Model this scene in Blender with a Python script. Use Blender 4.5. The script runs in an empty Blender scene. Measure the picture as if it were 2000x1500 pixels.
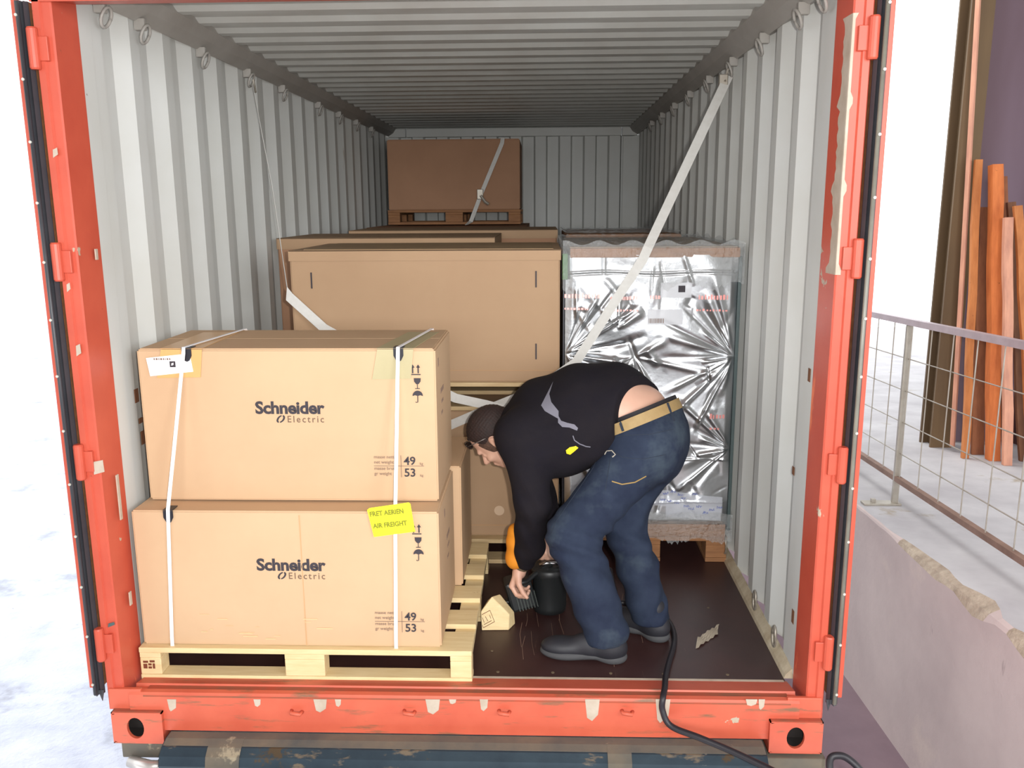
import bpy, bmesh, math, random
import numpy as np
from mathutils import Vector, Matrix
from mathutils.bvhtree import BVHTree
random.seed(7); rng = np.random.default_rng(5)
S = bpy.context.scene; C = S.collection
PI = math.pi

# ------------------------------------------------------------------ camera
CAM = Vector((0.27956, -2.668, 1.66005)); YAW, PITCH, ROLL, FPX = -0.035429, -0.2030377, -0.006378, 1682.17
F_ = Vector((math.sin(YAW)*math.cos(PITCH), math.cos(YAW)*math.cos(PITCH), math.sin(PITCH)))
R_ = F_.cross(Vector((0, 0, 1))).normalized(); U_ = R_.cross(F_)
R2 = R_*math.cos(ROLL)+U_*math.sin(ROLL); U2 = -R_*math.sin(ROLL)+U_*math.cos(ROLL)
cd = bpy.data.cameras.new('camera'); cam = bpy.data.objects.new('camera', cd); C.objects.link(cam)
cd.sensor_fit = 'HORIZONTAL'; cd.sensor_width = 36; cd.lens = 36*FPX/2000; cd.clip_start = .05; cd.clip_end = 500
cam.matrix_world = Matrix(((R2.x, U2.x, -F_.x, CAM.x), (R2.y, U2.y, -F_.y, CAM.y), (R2.z, U2.z, -F_.z, CAM.z), (0, 0, 0, 1)))
S.camera = cam
def ray(u, v): return F_ + R2*((u-1000)/FPX) - U2*((v-750)/FPX)
def at(u, v, Y):                                   # photo pixel -> point on the plane y = Y
    d = ray(u, v); return CAM + d*((Y-CAM.y)/d.y)

# ------------------------------------------------------------------ world, sun, flash, exposure
W = bpy.data.worlds.new('world'); S.world = W; W.use_nodes = True
bg = W.node_tree.nodes['Background']; bg.inputs[0].default_value = (.93, .97, 1, 1); bg.inputs[1].default_value = 2.4
sd = bpy.data.lights.new('sun', 'SUN'); sd.energy = 1.5; sd.angle = math.radians(25); sd.color = (1, .97, .92)
sun = bpy.data.objects.new('sun', sd); C.objects.link(sun)
sun.rotation_euler = Vector((.35, -.35, -.87)).to_track_quat('-Z', 'Y').to_euler(); sun.location = (-6, 6, 9)
fd = bpy.data.lights.new('camera_flash', 'SPOT'); fd.energy = 265; fd.spot_size = math.radians(100); fd.spot_blend = .6; fd.shadow_soft_size = .02
fd.color = (1, .97, .93)
fl = bpy.data.objects.new('camera_flash', fd); C.objects.link(fl)
fl.location = CAM + R2*.09 + U2*.03 - F_*.02; fl.rotation_euler = F_.to_track_quat('-Z', 'Y').to_euler()
def lamp(name, loc, size, energy, col, aim):
    l = bpy.data.lights.new(name, 'AREA'); l.shape = 'RECTANGLE'; l.size, l.size_y = size; l.energy = energy; l.color = col
    o = bpy.data.objects.new(name, l); C.objects.link(o); o.location = loc
    o.rotation_euler = (Vector(aim)-Vector(loc)).to_track_quat('-Z', 'Y').to_euler(); return o
lamp('added_depth_fill', (.6, -8.6, 2.6), (5, 2.4), 430, (.93, .97, 1), (.2, 3, 1.2))  # added fill lamp behind the camera, lifts the far end; no window is built
lamp('added_left_wall_fill', (3.1, -3.9, 2.3), (1.6, 2.2), 130, (.95, .98, 1), (-1.2, .5, 1.4))  # added fill lamp from the right, brightens the left wall; no door there
S.view_settings.view_transform = 'Standard'; S.view_settings.look = 'None'; S.view_settings.gamma = 1
S.view_settings.use_curve_mapping = False; S.view_settings.exposure = 0

# ------------------------------------------------------------------ materials
def srgb(r, g, b):
    f = lambda c: (c/255/12.92) if c/255 <= .04045 else ((c/255+.055)/1.055)**2.4
    return (f(r), f(g), f(b), 1)
def M(name, col, rough=.6, metal=0, var=None, bump=None, patch=None, stretch=(1, 1, 1), spec=.5, alpha=1, coat=0):
    """var=(colour2, scale, amount)  bump=(scale, strength)  patch=[(colour, scale, threshold, width, stretch)...]"""
    m = bpy.data.materials.new(name); m.use_nodes = True; nt = m.node_tree; N = nt.nodes; L = nt.links
    b = N['Principled BSDF']; b.inputs['Roughness'].default_value = rough; b.inputs['Metallic'].default_value = metal
    b.inputs['Specular IOR Level'].default_value = spec; b.inputs['Alpha'].default_value = alpha
    b.inputs['Coat Weight'].default_value = coat
    tc = N.new('ShaderNodeTexCoord')
    def noise(scale, st=(1, 1, 1), detail=4, rough_=.6):
        mp = N.new('ShaderNodeMapping'); mp.inputs['Scale'].default_value = st; L.new(tc.outputs['Object'], mp.inputs[0])
        n = N.new('ShaderNodeTexNoise'); n.inputs['Scale'].default_value = scale; n.inputs['Detail'].default_value = detail
        n.inputs['Roughness'].default_value = rough_; L.new(mp.outputs[0], n.inputs['Vector']); return n.outputs[0]
    cur = None
    def mix(fac, a, c2):
        x = N.new('ShaderNodeMix'); x.data_type = 'RGBA'; L.new(fac, x.inputs[0])
        if a is None: x.inputs[6].default_value = col
        else: L.new(a, x.inputs[6])
        x.inputs[7].default_value = c2; return x.outputs[2]
    def ramp(src, lo, hi, top=1):
        r = N.new('ShaderNodeMapRange'); r.inputs[1].default_value = lo; r.inputs[2].default_value = hi
        r.inputs[4].default_value = top; L.new(src, r.inputs[0]); return r.outputs[0]
    if var: cur = mix(ramp(noise(var[1], stretch), .3, .7, var[2]), cur, var[0])
    for p in (patch or []): cur = mix(ramp(noise(p[1], p[4] if len(p) > 4 else (1, 1, 1), 5, .65), p[2], p[2]+p[3]), cur, p[0])
    if cur is not None: L.new(cur, b.inputs['Base Color'])
    else: b.inputs['Base Color'].default_value = col
    if bump:
        bn = N.new('ShaderNodeBump'); bn.inputs['Strength'].default_value = bump[1]; bn.inputs['Distance'].default_value = bump[2] if len(bump) > 2 else .01
        L.new(noise(bump[0], bump[3] if len(bump) > 3 else (1, 1, 1), 5), bn.inputs['Height']); L.new(bn.outputs[0], b.inputs['Normal'])
    return m
greyflake = srgb(176, 160, 140); rustc = srgb(110, 70, 45)
red_paint = M('orange_red_paint', srgb(194, 84, 62), .42, var=(srgb(178, 70, 52), 6, .7), bump=(40, .12, .002),
              patch=[(greyflake, 5, .66, .012), (rustc, 16, .70, .03), (srgb(228, 120, 80), 9, .64, .05, (1, 1, .25))])
red_beam = M('worn_orange_beam_paint', srgb(202, 96, 70), .5, var=(srgb(184, 78, 56), 5, .8), bump=(30, .15, .002),
             patch=[(srgb(126, 88, 64), 5, .57, .12, (1, 3, 7)), (greyflake, 6, .69, .01)])
sill_dirt = M('grimy_sill_groove', srgb(120, 82, 60), .8, var=(srgb(186, 66, 40), 7, .8), bump=(30, .3, .003))
flake_m = M('bare_primer_flake', srgb(186, 172, 156), .7, var=(srgb(160, 140, 120), 20, .6))
grey_wall = M('light_grey_container_paint', srgb(202, 203, 200), .5, var=(srgb(194, 194, 188), 2.5, .8), bump=(25, .05, .002),
              patch=[(srgb(150, 130, 105), 5, .72, .06, (1, 1, .15)), (rustc, 22, .76, .02)])
grey_rail = M('grey_rail_paint', srgb(168, 164, 158), .55, var=(srgb(150, 145, 138), 5, .8))
grey_roof = M('grey_roof_paint', srgb(196, 198, 194), .45, var=(srgb(180, 178, 172), 3, .8))
dirt_edge = M('dusty_wall_foot', srgb(196, 184, 160), .8, var=(srgb(160, 142, 116), 14, .9))
ply_floor = M('dark_brown_plywood_floor', srgb(62, 38, 36), .42, var=(srgb(48, 30, 30), 5, .8), bump=(60, .08, .001),
              patch=[(srgb(92, 70, 62), 7, .66, .08, (7, .5, 1)), (srgb(80, 58, 50), 3, .62, .2)])
scratch_m = M('floor_scratch', srgb(128, 100, 86), .7)
screw_m = M('floor_screw', srgb(120, 104, 84), .5, .3)
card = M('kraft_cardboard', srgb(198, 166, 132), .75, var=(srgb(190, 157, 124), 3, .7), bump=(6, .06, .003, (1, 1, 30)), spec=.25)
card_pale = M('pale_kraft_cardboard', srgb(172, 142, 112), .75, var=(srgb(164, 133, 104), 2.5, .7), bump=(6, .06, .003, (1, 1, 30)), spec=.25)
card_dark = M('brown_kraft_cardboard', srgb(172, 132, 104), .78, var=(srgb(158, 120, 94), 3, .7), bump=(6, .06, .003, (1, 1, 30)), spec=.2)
card_grey = M('dull_kraft_lid', srgb(165, 138, 105), .7, var=(srgb(146, 120, 90), 5, .8), spec=.3)
kraft_tape = M('kraft_paper_tape', srgb(176, 164, 126), .5, var=(srgb(166, 154, 116), 6, .6), bump=(60, .1, .001))
kraft_tape2 = M('translucent_brown_tape', srgb(214, 168, 108), .3, var=(srgb(204, 156, 98), 6, .6))
ink = M('dark_print_ink', srgb(52, 46, 52), .7)
ink_soft = M('faded_print_ink', srgb(108, 84, 66), .75)
ink_thin = M('thin_print_ink', srgb(126, 102, 88), .75)
white_pl = M('white_strapping_plastic', srgb(245, 245, 248), .35)
web_m = M('off_white_webbing', srgb(205, 203, 198), .55, var=(srgb(190, 187, 180), 40, .6))
black_pl = M('black_plastic', srgb(30, 30, 38), .4)
tool_m = M('dark_tool_plastic', srgb(30, 32, 33), .45, bump=(60, .05, .001))
tool_fin = M('tool_cooling_fin', srgb(86, 92, 88), .35, .5)
chrome = M('bright_metal', srgb(200, 200, 200), .2, 1)
label_w = M('white_label_paper', srgb(242, 242, 244), .5)
label_g = M('grey_white_label_paper', srgb(205, 206, 210), .45)
label_y = M('fluorescent_yellow_label', (.90, .95, .02, 1), .5)
ink_olive = M('olive_label_ink', srgb(120, 120, 20), .6)
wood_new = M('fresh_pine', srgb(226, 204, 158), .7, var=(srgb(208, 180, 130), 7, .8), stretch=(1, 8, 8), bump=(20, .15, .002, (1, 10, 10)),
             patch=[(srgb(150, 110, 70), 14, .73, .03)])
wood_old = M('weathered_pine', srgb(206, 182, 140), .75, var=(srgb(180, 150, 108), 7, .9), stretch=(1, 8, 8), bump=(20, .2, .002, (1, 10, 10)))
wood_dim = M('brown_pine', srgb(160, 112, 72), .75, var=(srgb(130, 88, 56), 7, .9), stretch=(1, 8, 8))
stamp_m = M('burnt_stamp_ink', srgb(112, 58, 36), .8)
foil = M('crinkled_silver_foil', srgb(212, 214, 216), .30, .95, var=(srgb(198, 200, 204), 5, .6), bump=(22, .22, .006))
foil_red = M('faint_red_foil_print', srgb(226, 150, 144), .4, .5)
foil_blue = M('blue_marker', srgb(60, 80, 165), .5)
film = M('clear_stretch_film', srgb(235, 238, 238), .13, 0, alpha=.26, bump=(34, 1, .05, (1, 1, .35)), spec=1)
film_tape = M('clear_packing_tape', srgb(216, 218, 226), .15, 0, alpha=.55, bump=(20, .4, .005), spec=.8)
dkgreen = M('dark_grey_edge_profile', srgb(70, 84, 84), .45)
green_m = M('green_edge_tag', srgb(60, 110, 50), .6)
bluesteel = M('dark_blue_worn_steel', srgb(50, 66, 76), .5, .3, var=(srgb(30, 44, 56), 6, .8), bump=(30, .3, .003),
              patch=[(srgb(112, 100, 84), 3.5, .56, .05, (1.2, 3, 3)), (srgb(80, 66, 48), 9, .62, .05), (srgb(170, 160, 140), 11, .70, .02, (.6, 1, 3))])
beam_top = M('muddy_steel', srgb(112, 100, 84), .85, var=(srgb(70, 74, 74), 5, .9), bump=(40, .3, .003), patch=[(srgb(150, 138, 116), 7, .64, .05)])
rubber = M('door_gasket_rubber', srgb(58, 58, 62), .45, var=(srgb(40, 40, 46), 6, .7))
rubber_lt = M('worn_gasket_rubber', srgb(128, 124, 112), .4, var=(srgb(100, 96, 88), 8, .8))
rivet_m = M('gasket_rivet', srgb(196, 196, 186), .4, .3)
concrete = M('rough_concrete', srgb(206, 190, 186), .9, var=(srgb(184, 168, 166), 1.6, .9), bump=(18, .35, .01),
             patch=[(srgb(132, 116, 116), 5, .66, .1, (1, 1, .3)), (srgb(206, 190, 182), 2, .6, .15)])
concrete_top = M('pale_concrete', srgb(186, 184, 186), .85, var=(srgb(160, 156, 160), 2.5, .9), bump=(22, .25, .006), patch=[(srgb(150, 138, 120), 3, .64, .1)])
chip_m = M('chipped_concrete_edge', srgb(190, 176, 158), .95, var=(srgb(140, 124, 108), 14, .9), bump=(30, .8, .02))
asphalt = M('dull_yard_ground', srgb(150, 128, 136), .9, var=(srgb(132, 112, 122), 3, .8), bump=(60, .3, .006))
gravel = M('pale_gravel_yard', srgb(196, 200, 212), .95, var=(srgb(160, 165, 182), 3, .8), bump=(30, .5, .02), patch=[(srgb(110, 110, 122), 9, .68, .03), (srgb(150, 152, 162), 1.5, .58, .1)])
galv = M('galvanised_steel', srgb(176, 170, 160), .45, .5, var=(srgb(150, 140, 126), 12, .8))
galv_lilac = M('grey_painted_rail', srgb(188, 172, 178), .4, .3, var=(srgb(160, 142, 146), 9, .7))
rust_rail = M('rusty_bottom_rail', srgb(140, 112, 98), .7, .2, var=(srgb(112, 86, 74), 9, .8))
column_m = M('brown_steel_column', srgb(112, 88, 58), .7, var=(srgb(86, 66, 46), 3, .9), stretch=(1, 1, .2))
darkwall_m = M('purple_grey_cladding', srgb(132, 112, 126), .8, var=(srgb(104, 82, 88), 1.2, .9), stretch=(1, 1, .2))
darkwall2_m = M('dark_maroon_cladding', srgb(92, 56, 52), .8)
wh_m = M('warehouse_cladding', srgb(120, 112, 104), .9)
lumber = [M('orange_lumber_%s' % n, srgb(*c), .7, var=(srgb(c[0]-40, c[1]-35, c[2]-25), 3, .9), stretch=(6, 6, 1), patch=[(srgb(110, 56, 30), 9, .68, .04)])
          for n, c in (('amber', (206, 130, 72)), ('bright', (224, 128, 66)), ('brown', (150, 92, 56)), ('pink', (226, 164, 134)), ('dark', (128, 84, 54)))]
hole_m = M('painted_hole_shade', srgb(40, 34, 32), .9)  # shade inside the castings, put in as colour
silverlock = M('worn_lock_metal', srgb(210, 205, 200), .35, .6)
skin = M('skin', srgb(208, 166, 144), .5, var=(srgb(196, 146, 124), 9, .6))
skin_red = M('flushed_skin', srgb(214, 120, 104), .5)
hair_m = M('short_dark_hair', srgb(46, 28, 24), .7, var=(srgb(30, 20, 18), 60, .8), bump=(160, .6, .003))
stub_m = M('cropped_side_hair', srgb(96, 70, 56), .8, var=(srgb(60, 42, 34), 90, .9), bump=(200, .4, .002))
sweat_m = M('black_fleece', srgb(27, 23, 27), .9, var=(srgb(21, 18, 26), 12, .8), bump=(120, .25, .003), spec=.2)
sweat_grey = M('grey_fleece_print', srgb(112, 110, 120), .85)
orange_m = M('orange_sleeve_panel', srgb(226, 142, 30), .75, var=(srgb(204, 120, 22), 12, .6))
yellow_m = M('yellow_pull_tab', srgb(238, 214, 30), .6)
denim = M('blue_denim', srgb(44, 53, 70), .85, var=(srgb(30, 37, 55), 9, 1), bump=(150, .25, .002), spec=.2,
          patch=[(srgb(74, 86, 94), 3.0, .52, .25)])
denim_dk = M('denim_seam', srgb(36, 44, 58), .9)
thread = M('tan_stitching', srgb(150, 122, 70), .8)
belt_m = M('tan_web_belt', srgb(158, 132, 88), .7, var=(srgb(140, 114, 72), 30, .6), bump=(120, .3, .002))
shoe_m = M('black_work_shoe_leather', srgb(34, 34, 40), .6, bump=(50, .2, .003))
sole_m = M('dark_grey_rubber_sole', srgb(66, 66, 68), .8)
underw = M('black_underwear', srgb(30, 26, 30), .8)
watch_m = M('watch_metal', srgb(150, 136, 110), .35, .8)
lens_m = M('dark_lens', srgb(30, 28, 30), .08, .2, spec=.8)
cable_m = M('black_rubber_hose', srgb(30, 26, 32), .5)
paper_m = M('worn_paper_scrap', srgb(178, 166, 148), .8, var=(srgb(150, 138, 120), 12, .8))

# ------------------------------------------------------------------ builders
def tag(o, label=None, cat=None, group=None, kind=None):
    for k, v in (('label', label), ('category', cat), ('group', group), ('kind', kind)):
        if v: o[k] = v
    return o
def wloc(o):
    p = Vector((0, 0, 0))
    while o is not None: p += o.location; o = o.parent
    return p
def thing(name, loc, label, cat, group=None):
    o = bpy.data.objects.new(name, None); C.objects.link(o); o.location = loc; o.empty_display_size = .1
    return tag(o, label, cat, group)
def obj(name, verts, faces, mat, parent=None, origin=None, smooth=False):
    org = Vector(origin) if origin is not None else (wloc(parent) if parent is not None else Vector((0, 0, 0)))
    me = bpy.data.meshes.new(name)
    v = np.asarray(verts, dtype=float).reshape(-1, 3) - np.array(org)
    me.from_pydata(v.tolist(), [], faces); me.update()
    for m in (mat if isinstance(mat, (list, tuple)) else [mat]): me.materials.append(m)
    if smooth: me.polygons.foreach_set('use_smooth', [True]*len(me.polygons))
    o = bpy.data.objects.new(name, me); C.objects.link(o)
    if parent is not None: o.parent = parent; o.location = org - wloc(parent)
    else: o.location = org
    return o
class MB:
    def __init__(s): s.v = []; s.f = []
    def add(s, vs, fs):
        n = len(s.v); s.v += [tuple(p) for p in vs]; s.f += [tuple(i+n for i in f) for f in fs]; return s
    def box(s, x0, x1, y0, y1, z0, z1, b=0, rot=None, piv=None):
        if b <= 0:
            vs = [(x, y, z) for x in (x0, x1) for y in (y0, y1) for z in (z0, z1)]
            fs = [(0, 1, 3, 2), (4, 6, 7, 5), (0, 4, 5, 1), (2, 3, 7, 6), (0, 2, 6, 4), (1, 5, 7, 3)]
        else:
            bm = bmesh.new(); bmesh.ops.create_cube(bm, size=1)
            for q in bm.verts: q.co = Vector(((x0+x1)/2+q.co.x*(x1-x0), (y0+y1)/2+q.co.y*(y1-y0), (z0+z1)/2+q.co.z*(z1-z0)))
            bmesh.ops.bevel(bm, geom=bm.edges[:], offset=b, segments=2, affect='EDGES', profile=.5)
            bm.verts.index_update(); vs = [q.co.copy() for q in bm.verts]; fs = [tuple(q.index for q in f.verts) for f in bm.faces]; bm.free()
        if rot is not None:
            pv = Vector(piv); vs = [rot @ (Vector(p)-pv)+pv for p in vs]
        return s.add(vs, fs)
    def ext(s, poly, ax, a, b):                      # extrude a 2-D outline along an axis
        n = len(poly)
        def P(p, t): return (t, p[0], p[1]) if ax == 'x' else ((p[0], t, p[1]) if ax == 'y' else (p[0], p[1], t))
        vs = [P(p, a) for p in poly]+[P(p, b) for p in poly]
        fs = [tuple(range(n)), tuple(range(2*n-1, n-1, -1))]+[(i, n+i, n+(i+1) % n, (i+1) % n) for i in range(n)]
        return s.add(vs, fs)
    def tube(s, pts, r, n=10, caps=True):
        pts = [Vector(p) for p in pts]; k = len(pts); rr = r if isinstance(r, (list, tuple)) else [r]*k; vs = []
        up = Vector((0, 0, 1))
        for i, p in enumerate(pts):
            t = (pts[min(i+1, k-1)]-pts[max(i-1, 0)]).normalized()
            a = t.cross(up)
            if a.length < .1: a = t.cross(Vector((1, 0, 0)))
            a.normalize(); b_ = t.cross(a)
            for j in range(n):
                an = 2*PI*j/n; vs.append(p+(a*math.cos(an)+b_*math.sin(an))*rr[i])
        fs = [(i*n+j, i*n+(j+1) % n, (i+1)*n+(j+1) % n, (i+1)*n+j) for i in range(k-1) for j in range(n)]
        if caps: fs += [tuple(range(n-1, -1, -1)), tuple((k-1)*n+j for j in range(n))]
        return s.add(vs, fs)
    def strip(s, pts, w, wdir, th=.002, nrm=None):   # flat band through points; w wide along wdir, th thick
        pts = [Vector(p) for p in pts]; k = len(pts); vs = []
        for i, p in enumerate(pts):
            t = (pts[min(i+1, k-1)]-pts[max(i-1, 0)]).normalized()
            wd = Vector(wdir[i] if isinstance(wdir, list) else wdir); wd = (wd-t*wd.dot(t)).normalized(); nn = t.cross(wd)
            for a, b_ in ((-1, -1), (1, -1), (1, 1), (-1, 1)): vs.append(p+wd*(a*w/2)+nn*(b_*th/2))
        fs = [(i*4+j, i*4+(j+1) % 4, (i+1)*4+(j+1) % 4, (i+1)*4+j) for i in range(k-1) for j in range(4)]
        fs += [(3, 2, 1, 0), tuple((k-1)*4+j for j in range(4))]
        return s.add(vs, fs)
    def lathe(s, prof, c, axis='z', n=24):           # prof: (r, h) pairs
        vs = []
        for r, h in prof:
            for j in range(n):
                a = 2*PI*j/n; x, y = r*math.cos(a), r*math.sin(a)
                vs.append(Vector(c)+(Vector((x, y, h)) if axis == 'z' else (Vector((x, h, y)) if axis == 'y' else Vector((h, x, y)))))
        k = len(prof)
        fs = [(i*n+j, i*n+(j+1) % n, (i+1)*n+(j+1) % n, (i+1)*n+j) for i in range(k-1) for j in range(n)]
        fs += [tuple(range(n-1, -1, -1)), tuple((k-1)*n+j for j in range(n))]
        return s.add(vs, fs)
    def build(s, name, mat, parent=None, origin=None, smooth=False): return obj(name, s.v, s.f, mat, parent, origin, smooth)
def struct(name, mb, mat, origin=(0, 0, 0), smooth=False): return tag(mb.build(name, mat, None, origin, smooth), kind='structure')
def copy_tree(o, parent=None, shift=None):
    c = o.copy(); C.objects.link(c); c.parent = parent
    if shift is not None: c.location = o.location + Vector(shift)
    for ch in list(o.children): copy_tree(ch, c)
    return c
def catmull(pts, n=8):
    P = [Vector(p) for p in pts]; P = [P[0]*2-P[1]]+P+[P[-1]*2-P[-2]]; out = []
    for i in range(1, len(P)-2):
        for k in range(n):
            t = k/n; a, b, c, d = P[i-1:i+3]
            out.append(.5*((2*b)+(c-a)*t+(2*a-5*b+4*c-d)*t*t+(3*b-a-3*c+d)*t**3))
    out.append(P[-2]); return out
def text(name, body, size, loc, mat, parent, bold=0, xs=1, shear=0, plane='front', rot=0, space=1):
    cu = bpy.data.curves.new(name, 'FONT'); cu.body = body; cu.size = size; cu.offset = bold; cu.shear = shear; cu.space_character = space
    cu.extrude = .0003; cu.fill_mode = 'BOTH'; cu.resolution_u = 3
    t = bpy.data.objects.new(name, cu); C.objects.link(t); dg = bpy.context.evaluated_depsgraph_get(); dg.update()
    me = bpy.data.meshes.new_from_object(t.evaluated_get(dg)); bpy.data.objects.remove(t)
    vs = []; c, s_ = math.cos(rot), math.sin(rot)
    for v in me.vertices:
        x, y, z = v.co.x*xs, v.co.y, v.co.z; x, y = x*c-y*s_, x*s_+y*c
        vs.append(Vector(loc)+(Vector((x, -z, y)) if plane == 'front' else Vector((z, x, y))))
    fs = [tuple(p.vertices) for p in me.polygons]
    return obj(name, vs, fs, mat, parent)
def plate(name, pts, Y, mat, parent, th=.0012):       # small flat outline (x,z) facing -y
    return MB().ext([(p[0], p[1]) for p in pts], 'y', Y-th, Y).build(name, mat, parent)

# ------------------------------------------------------------------ container shell (structure)
XI, YB, ZR = 1.176, 5.73, 2.395
PIT, DEP = .278, .036
def side_profile(y0, y1):                            # (depth offset, y) of the trapezoidal side sheet
    pts = [(0, y0)]; k = -3
    while True:
        b = .507+PIT*k
        for off, yy in ((DEP, b-.068), (0, b), (0, b+.07), (DEP, b+.138)):
            if y0 < yy < y1: pts.append((off, yy))
        k += 1
        if b > y1+1: break
    pts.append((0, y1)); return pts
def corr_wall(sgn):
    mb = MB(); pr = side_profile(.23, YB+.03); n = len(pr)
    inn = [(sgn*(XI+o), y) for o, y in pr]; out = [(sgn*(XI+o+.004), y) for o, y in pr]
    poly = inn+out[::-1]; vs = [(x, y, .02) for x, y in poly]+[(x, y, 2.345) for x, y in poly]; m = len(poly)
    fs = [(i, (i+1) % m, m+(i+1) % m, m+i) for i in range(m)]
    fs += [(i, i+1, m-2-i, m-1-i) for i in range(n-1)]+[(m+i, m+m-1-i, m+m-2-i, m+i+1) for i in range(n-1)]
    return mb.add(vs, fs)
wl = struct('wall_left', corr_wall(-1), grey_wall); wr = struct('wall_right', corr_wall(1), grey_wall)
def back_wall():
    mb = MB(); p = []; x = -XI+.10; 
    p.append((-XI-.03, YB)); 
    while x < XI-.1:
        p += [(x, YB), (x+.016, YB+.045), (x+.116, YB+.045), (x+.132, YB)]; x += .232
    p.append((XI+.03, YB)); q = [(a, b+.004) for a, b in p]; poly = p+q[::-1]
    n = len(p); m = len(poly); vs = [(a, b, 0) for a, b in poly]+[(a, b, 2.31) for a, b in poly]
    return mb.add(vs, [(i, (i+1) % m, m+(i+1) % m, m+i) for i in range(m)])
wb = struct('wall_back', back_wall(), grey_wall)
MB().box(-1.0, 1.02, YB-.03, YB+.06, 2.305, 2.385, .006).build('header_rail', grey_wall, wb)
MB().box(-1.17, -1.006, YB-.025, YB+.06, 2.305, 2.385, .006).build('corner_block', grey_wall, wb)
MB().box(1.026, 1.17, YB-.025, YB+.06, 2.305, 2.385, .006).build('corner_block', grey_wall, wb)
MB().box(1.04, 1.17, YB-.012, YB, .05, 2.30).build('corner_plate', grey_wall, wb)
# roof: shallow corrugations running across
def roof():
    p = []; y = .24
    while y < YB:
        p += [(y, ZR+.008), (y+.055, ZR+.008), (y+.090, ZR-.008), (y+.145, ZR-.008), (y+.180, ZR+.008)]; y += .209
    p.append((YB+.05, ZR+.012)); q = [(a, b+.004) for a, b in p]; poly = p+q[::-1]; m = len(poly); n = len(p)
    vs = [(-1.12, a, b) for a, b in poly]+[(1.12, a, b) for a, b in poly]
    fs = [(i, (i+1) % m, m+(i+1) % m, m+i) for i in range(m)]
    mb = MB().add(vs, fs); mb.box(-1.2, 1.2, .15, YB+.08, ZR+.02, ZR+.03); return mb
struct('ceiling', roof(), grey_roof)
for i, s in enumerate((-1, 1)):                       # top side rails: sloped inner face
    pr = [(s*1.205, 2.33), (s*1.168, 2.315), (s*1.12, 2.345), (s*1.095, 2.384), (s*1.095, 2.405), (s*1.205, 2.43)]
    r = struct('trim_%d' % (i+1), MB().ext(pr, 'y', .15, YB+.02), grey_rail)
    w = wl if s < 0 else wr                           # lashing rings hang under the rails
    def ring(y):
        c = Vector((s*1.150, y, 2.272)); pts = []
        for k in range(17):
            a = 2*PI*k/16; pts.append(c+Vector((-s*(.012+.012*math.sin(a)), .030*math.cos(a), .030*math.sin(a))))
        mb = MB().tube(pts, .0055, 7); mb.box(min(s*1.135, s*1.175), max(s*1.135, s*1.175), y-.012, y+.012, 2.285, 2.325, .003); return mb
    ys = (.271, .555, 1.118, 1.70, 2.27, 3.05, 3.62, 4.2, 4.8) if s < 0 else (.19, .447, .97, 1.53, 2.1, 2.7, 3.3, 3.9, 4.5)
    r0 = ring(ys[0]).build('lashing_ring', grey_rail, w, smooth=True)
    for y in ys[1:]:
        c2 = r0.copy(); C.objects.link(c2); c2.parent = w; c2.location = r0.location+Vector((0, y-ys[0], 0))
    # bottom rings folded against the wall foot
    def low(y):
        c = Vector((s*1.158, y, .085)); pts = [c+Vector((-s*.012, .022*math.cos(2*PI*k/14), .04*math.sin(2*PI*k/14))) for k in range(15)]
        return MB().tube(pts, .005, 6)
    l0 = low(.32).build('floor_ring', galv, w, smooth=True)
    for y in (.62, 1.2):
        c2 = l0.copy(); C.objects.link(c2); c2.parent = w; c2.location = l0.location+Vector((0, y-.32, 0))
    # painted jamb strip at the mouth and dusty foot rail
    MB().box(min(s*1.174, s*1.19), max(s*1.174, s*1.19), .15, .235, .02, 2.34, .002).build('jamb_strip', grey_wall, w)
    MB().ext([(s*1.145, .0), (s*1.15, .014), (s*1.172, .038), (s*1.178, .038), (s*1.178, 0)], 'y', .17, YB).build('foot_rail', dirt_edge, w)
    if s > 0:
        for (y, z, h) in ((.20, .20, .05), (.19, 1.08, .045), (.30, .72, .03)): MB().box(1.1715, 1.1735, y-.012, y+.012, z, z+h, .0008).build('rust_spot', M('rust', rustc, .9) if 'rust' not in bpy.data.materials else bpy.data.materials['rust'], w)
    else:
        for (y, z, h) in ((.30, .98, .05), (.315, .90, .02), (.32, .82, .05)): MB().box(-1.1735, -1.1715, y-.015, y+.015, z, z+h, .0008).build('rust_spot', bpy.data.materials.get('rust') or M('rust', rustc, .9), w)
fl_ = struct('floor', MB().box(-1.15, 1.146, .15, YB, -.03, 0), ply_floor)
mb = MB(); 
for k in range(22):
    x = random.uniform(.12, .75); y = random.uniform(.2, .9); l = random.uniform(.1, .35); w = random.uniform(.001, .002)
    mb.strip([(x, y, .0006), (x+random.uniform(-.01, .01), y+l/2, .0006), (x+random.uniform(-.02, .02), y+l, .0006)], w, (1, 0, 0), .0006)
mb.build('scratches', scratch_m, fl_)
for x in (.12, .32, .53, .72, .95): MB().lathe([(.006, 0), (.006, .0015)], (x, .19, 0), n=10).build('floor_screw', screw_m, fl_)
for x, y in ((.09, .34), (.77, .80), (.98, .72)): MB().lathe([(.005, 0), (.005, .0015)], (x, y, 0), n=10).build('floor_screw', screw_m, fl_)

# door frame: posts, header, sill
def post(s):
    pr = [(s*1.235, 0.012), (s*1.228, 0.0), (s*1.208, 0.0), (s*1.204, .007), (s*1.179, .007), (s*1.1745, .012), (s*1.172, .15), (s*1.19, .15), (s*1.19, .17), (s*1.235, .17)]
    return MB().ext(pr, 'z', -.05, 2.45)
pl = struct('trim_3', post(-1), red_paint); pr_ = struct('trim_4', post(1), red_paint)
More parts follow.
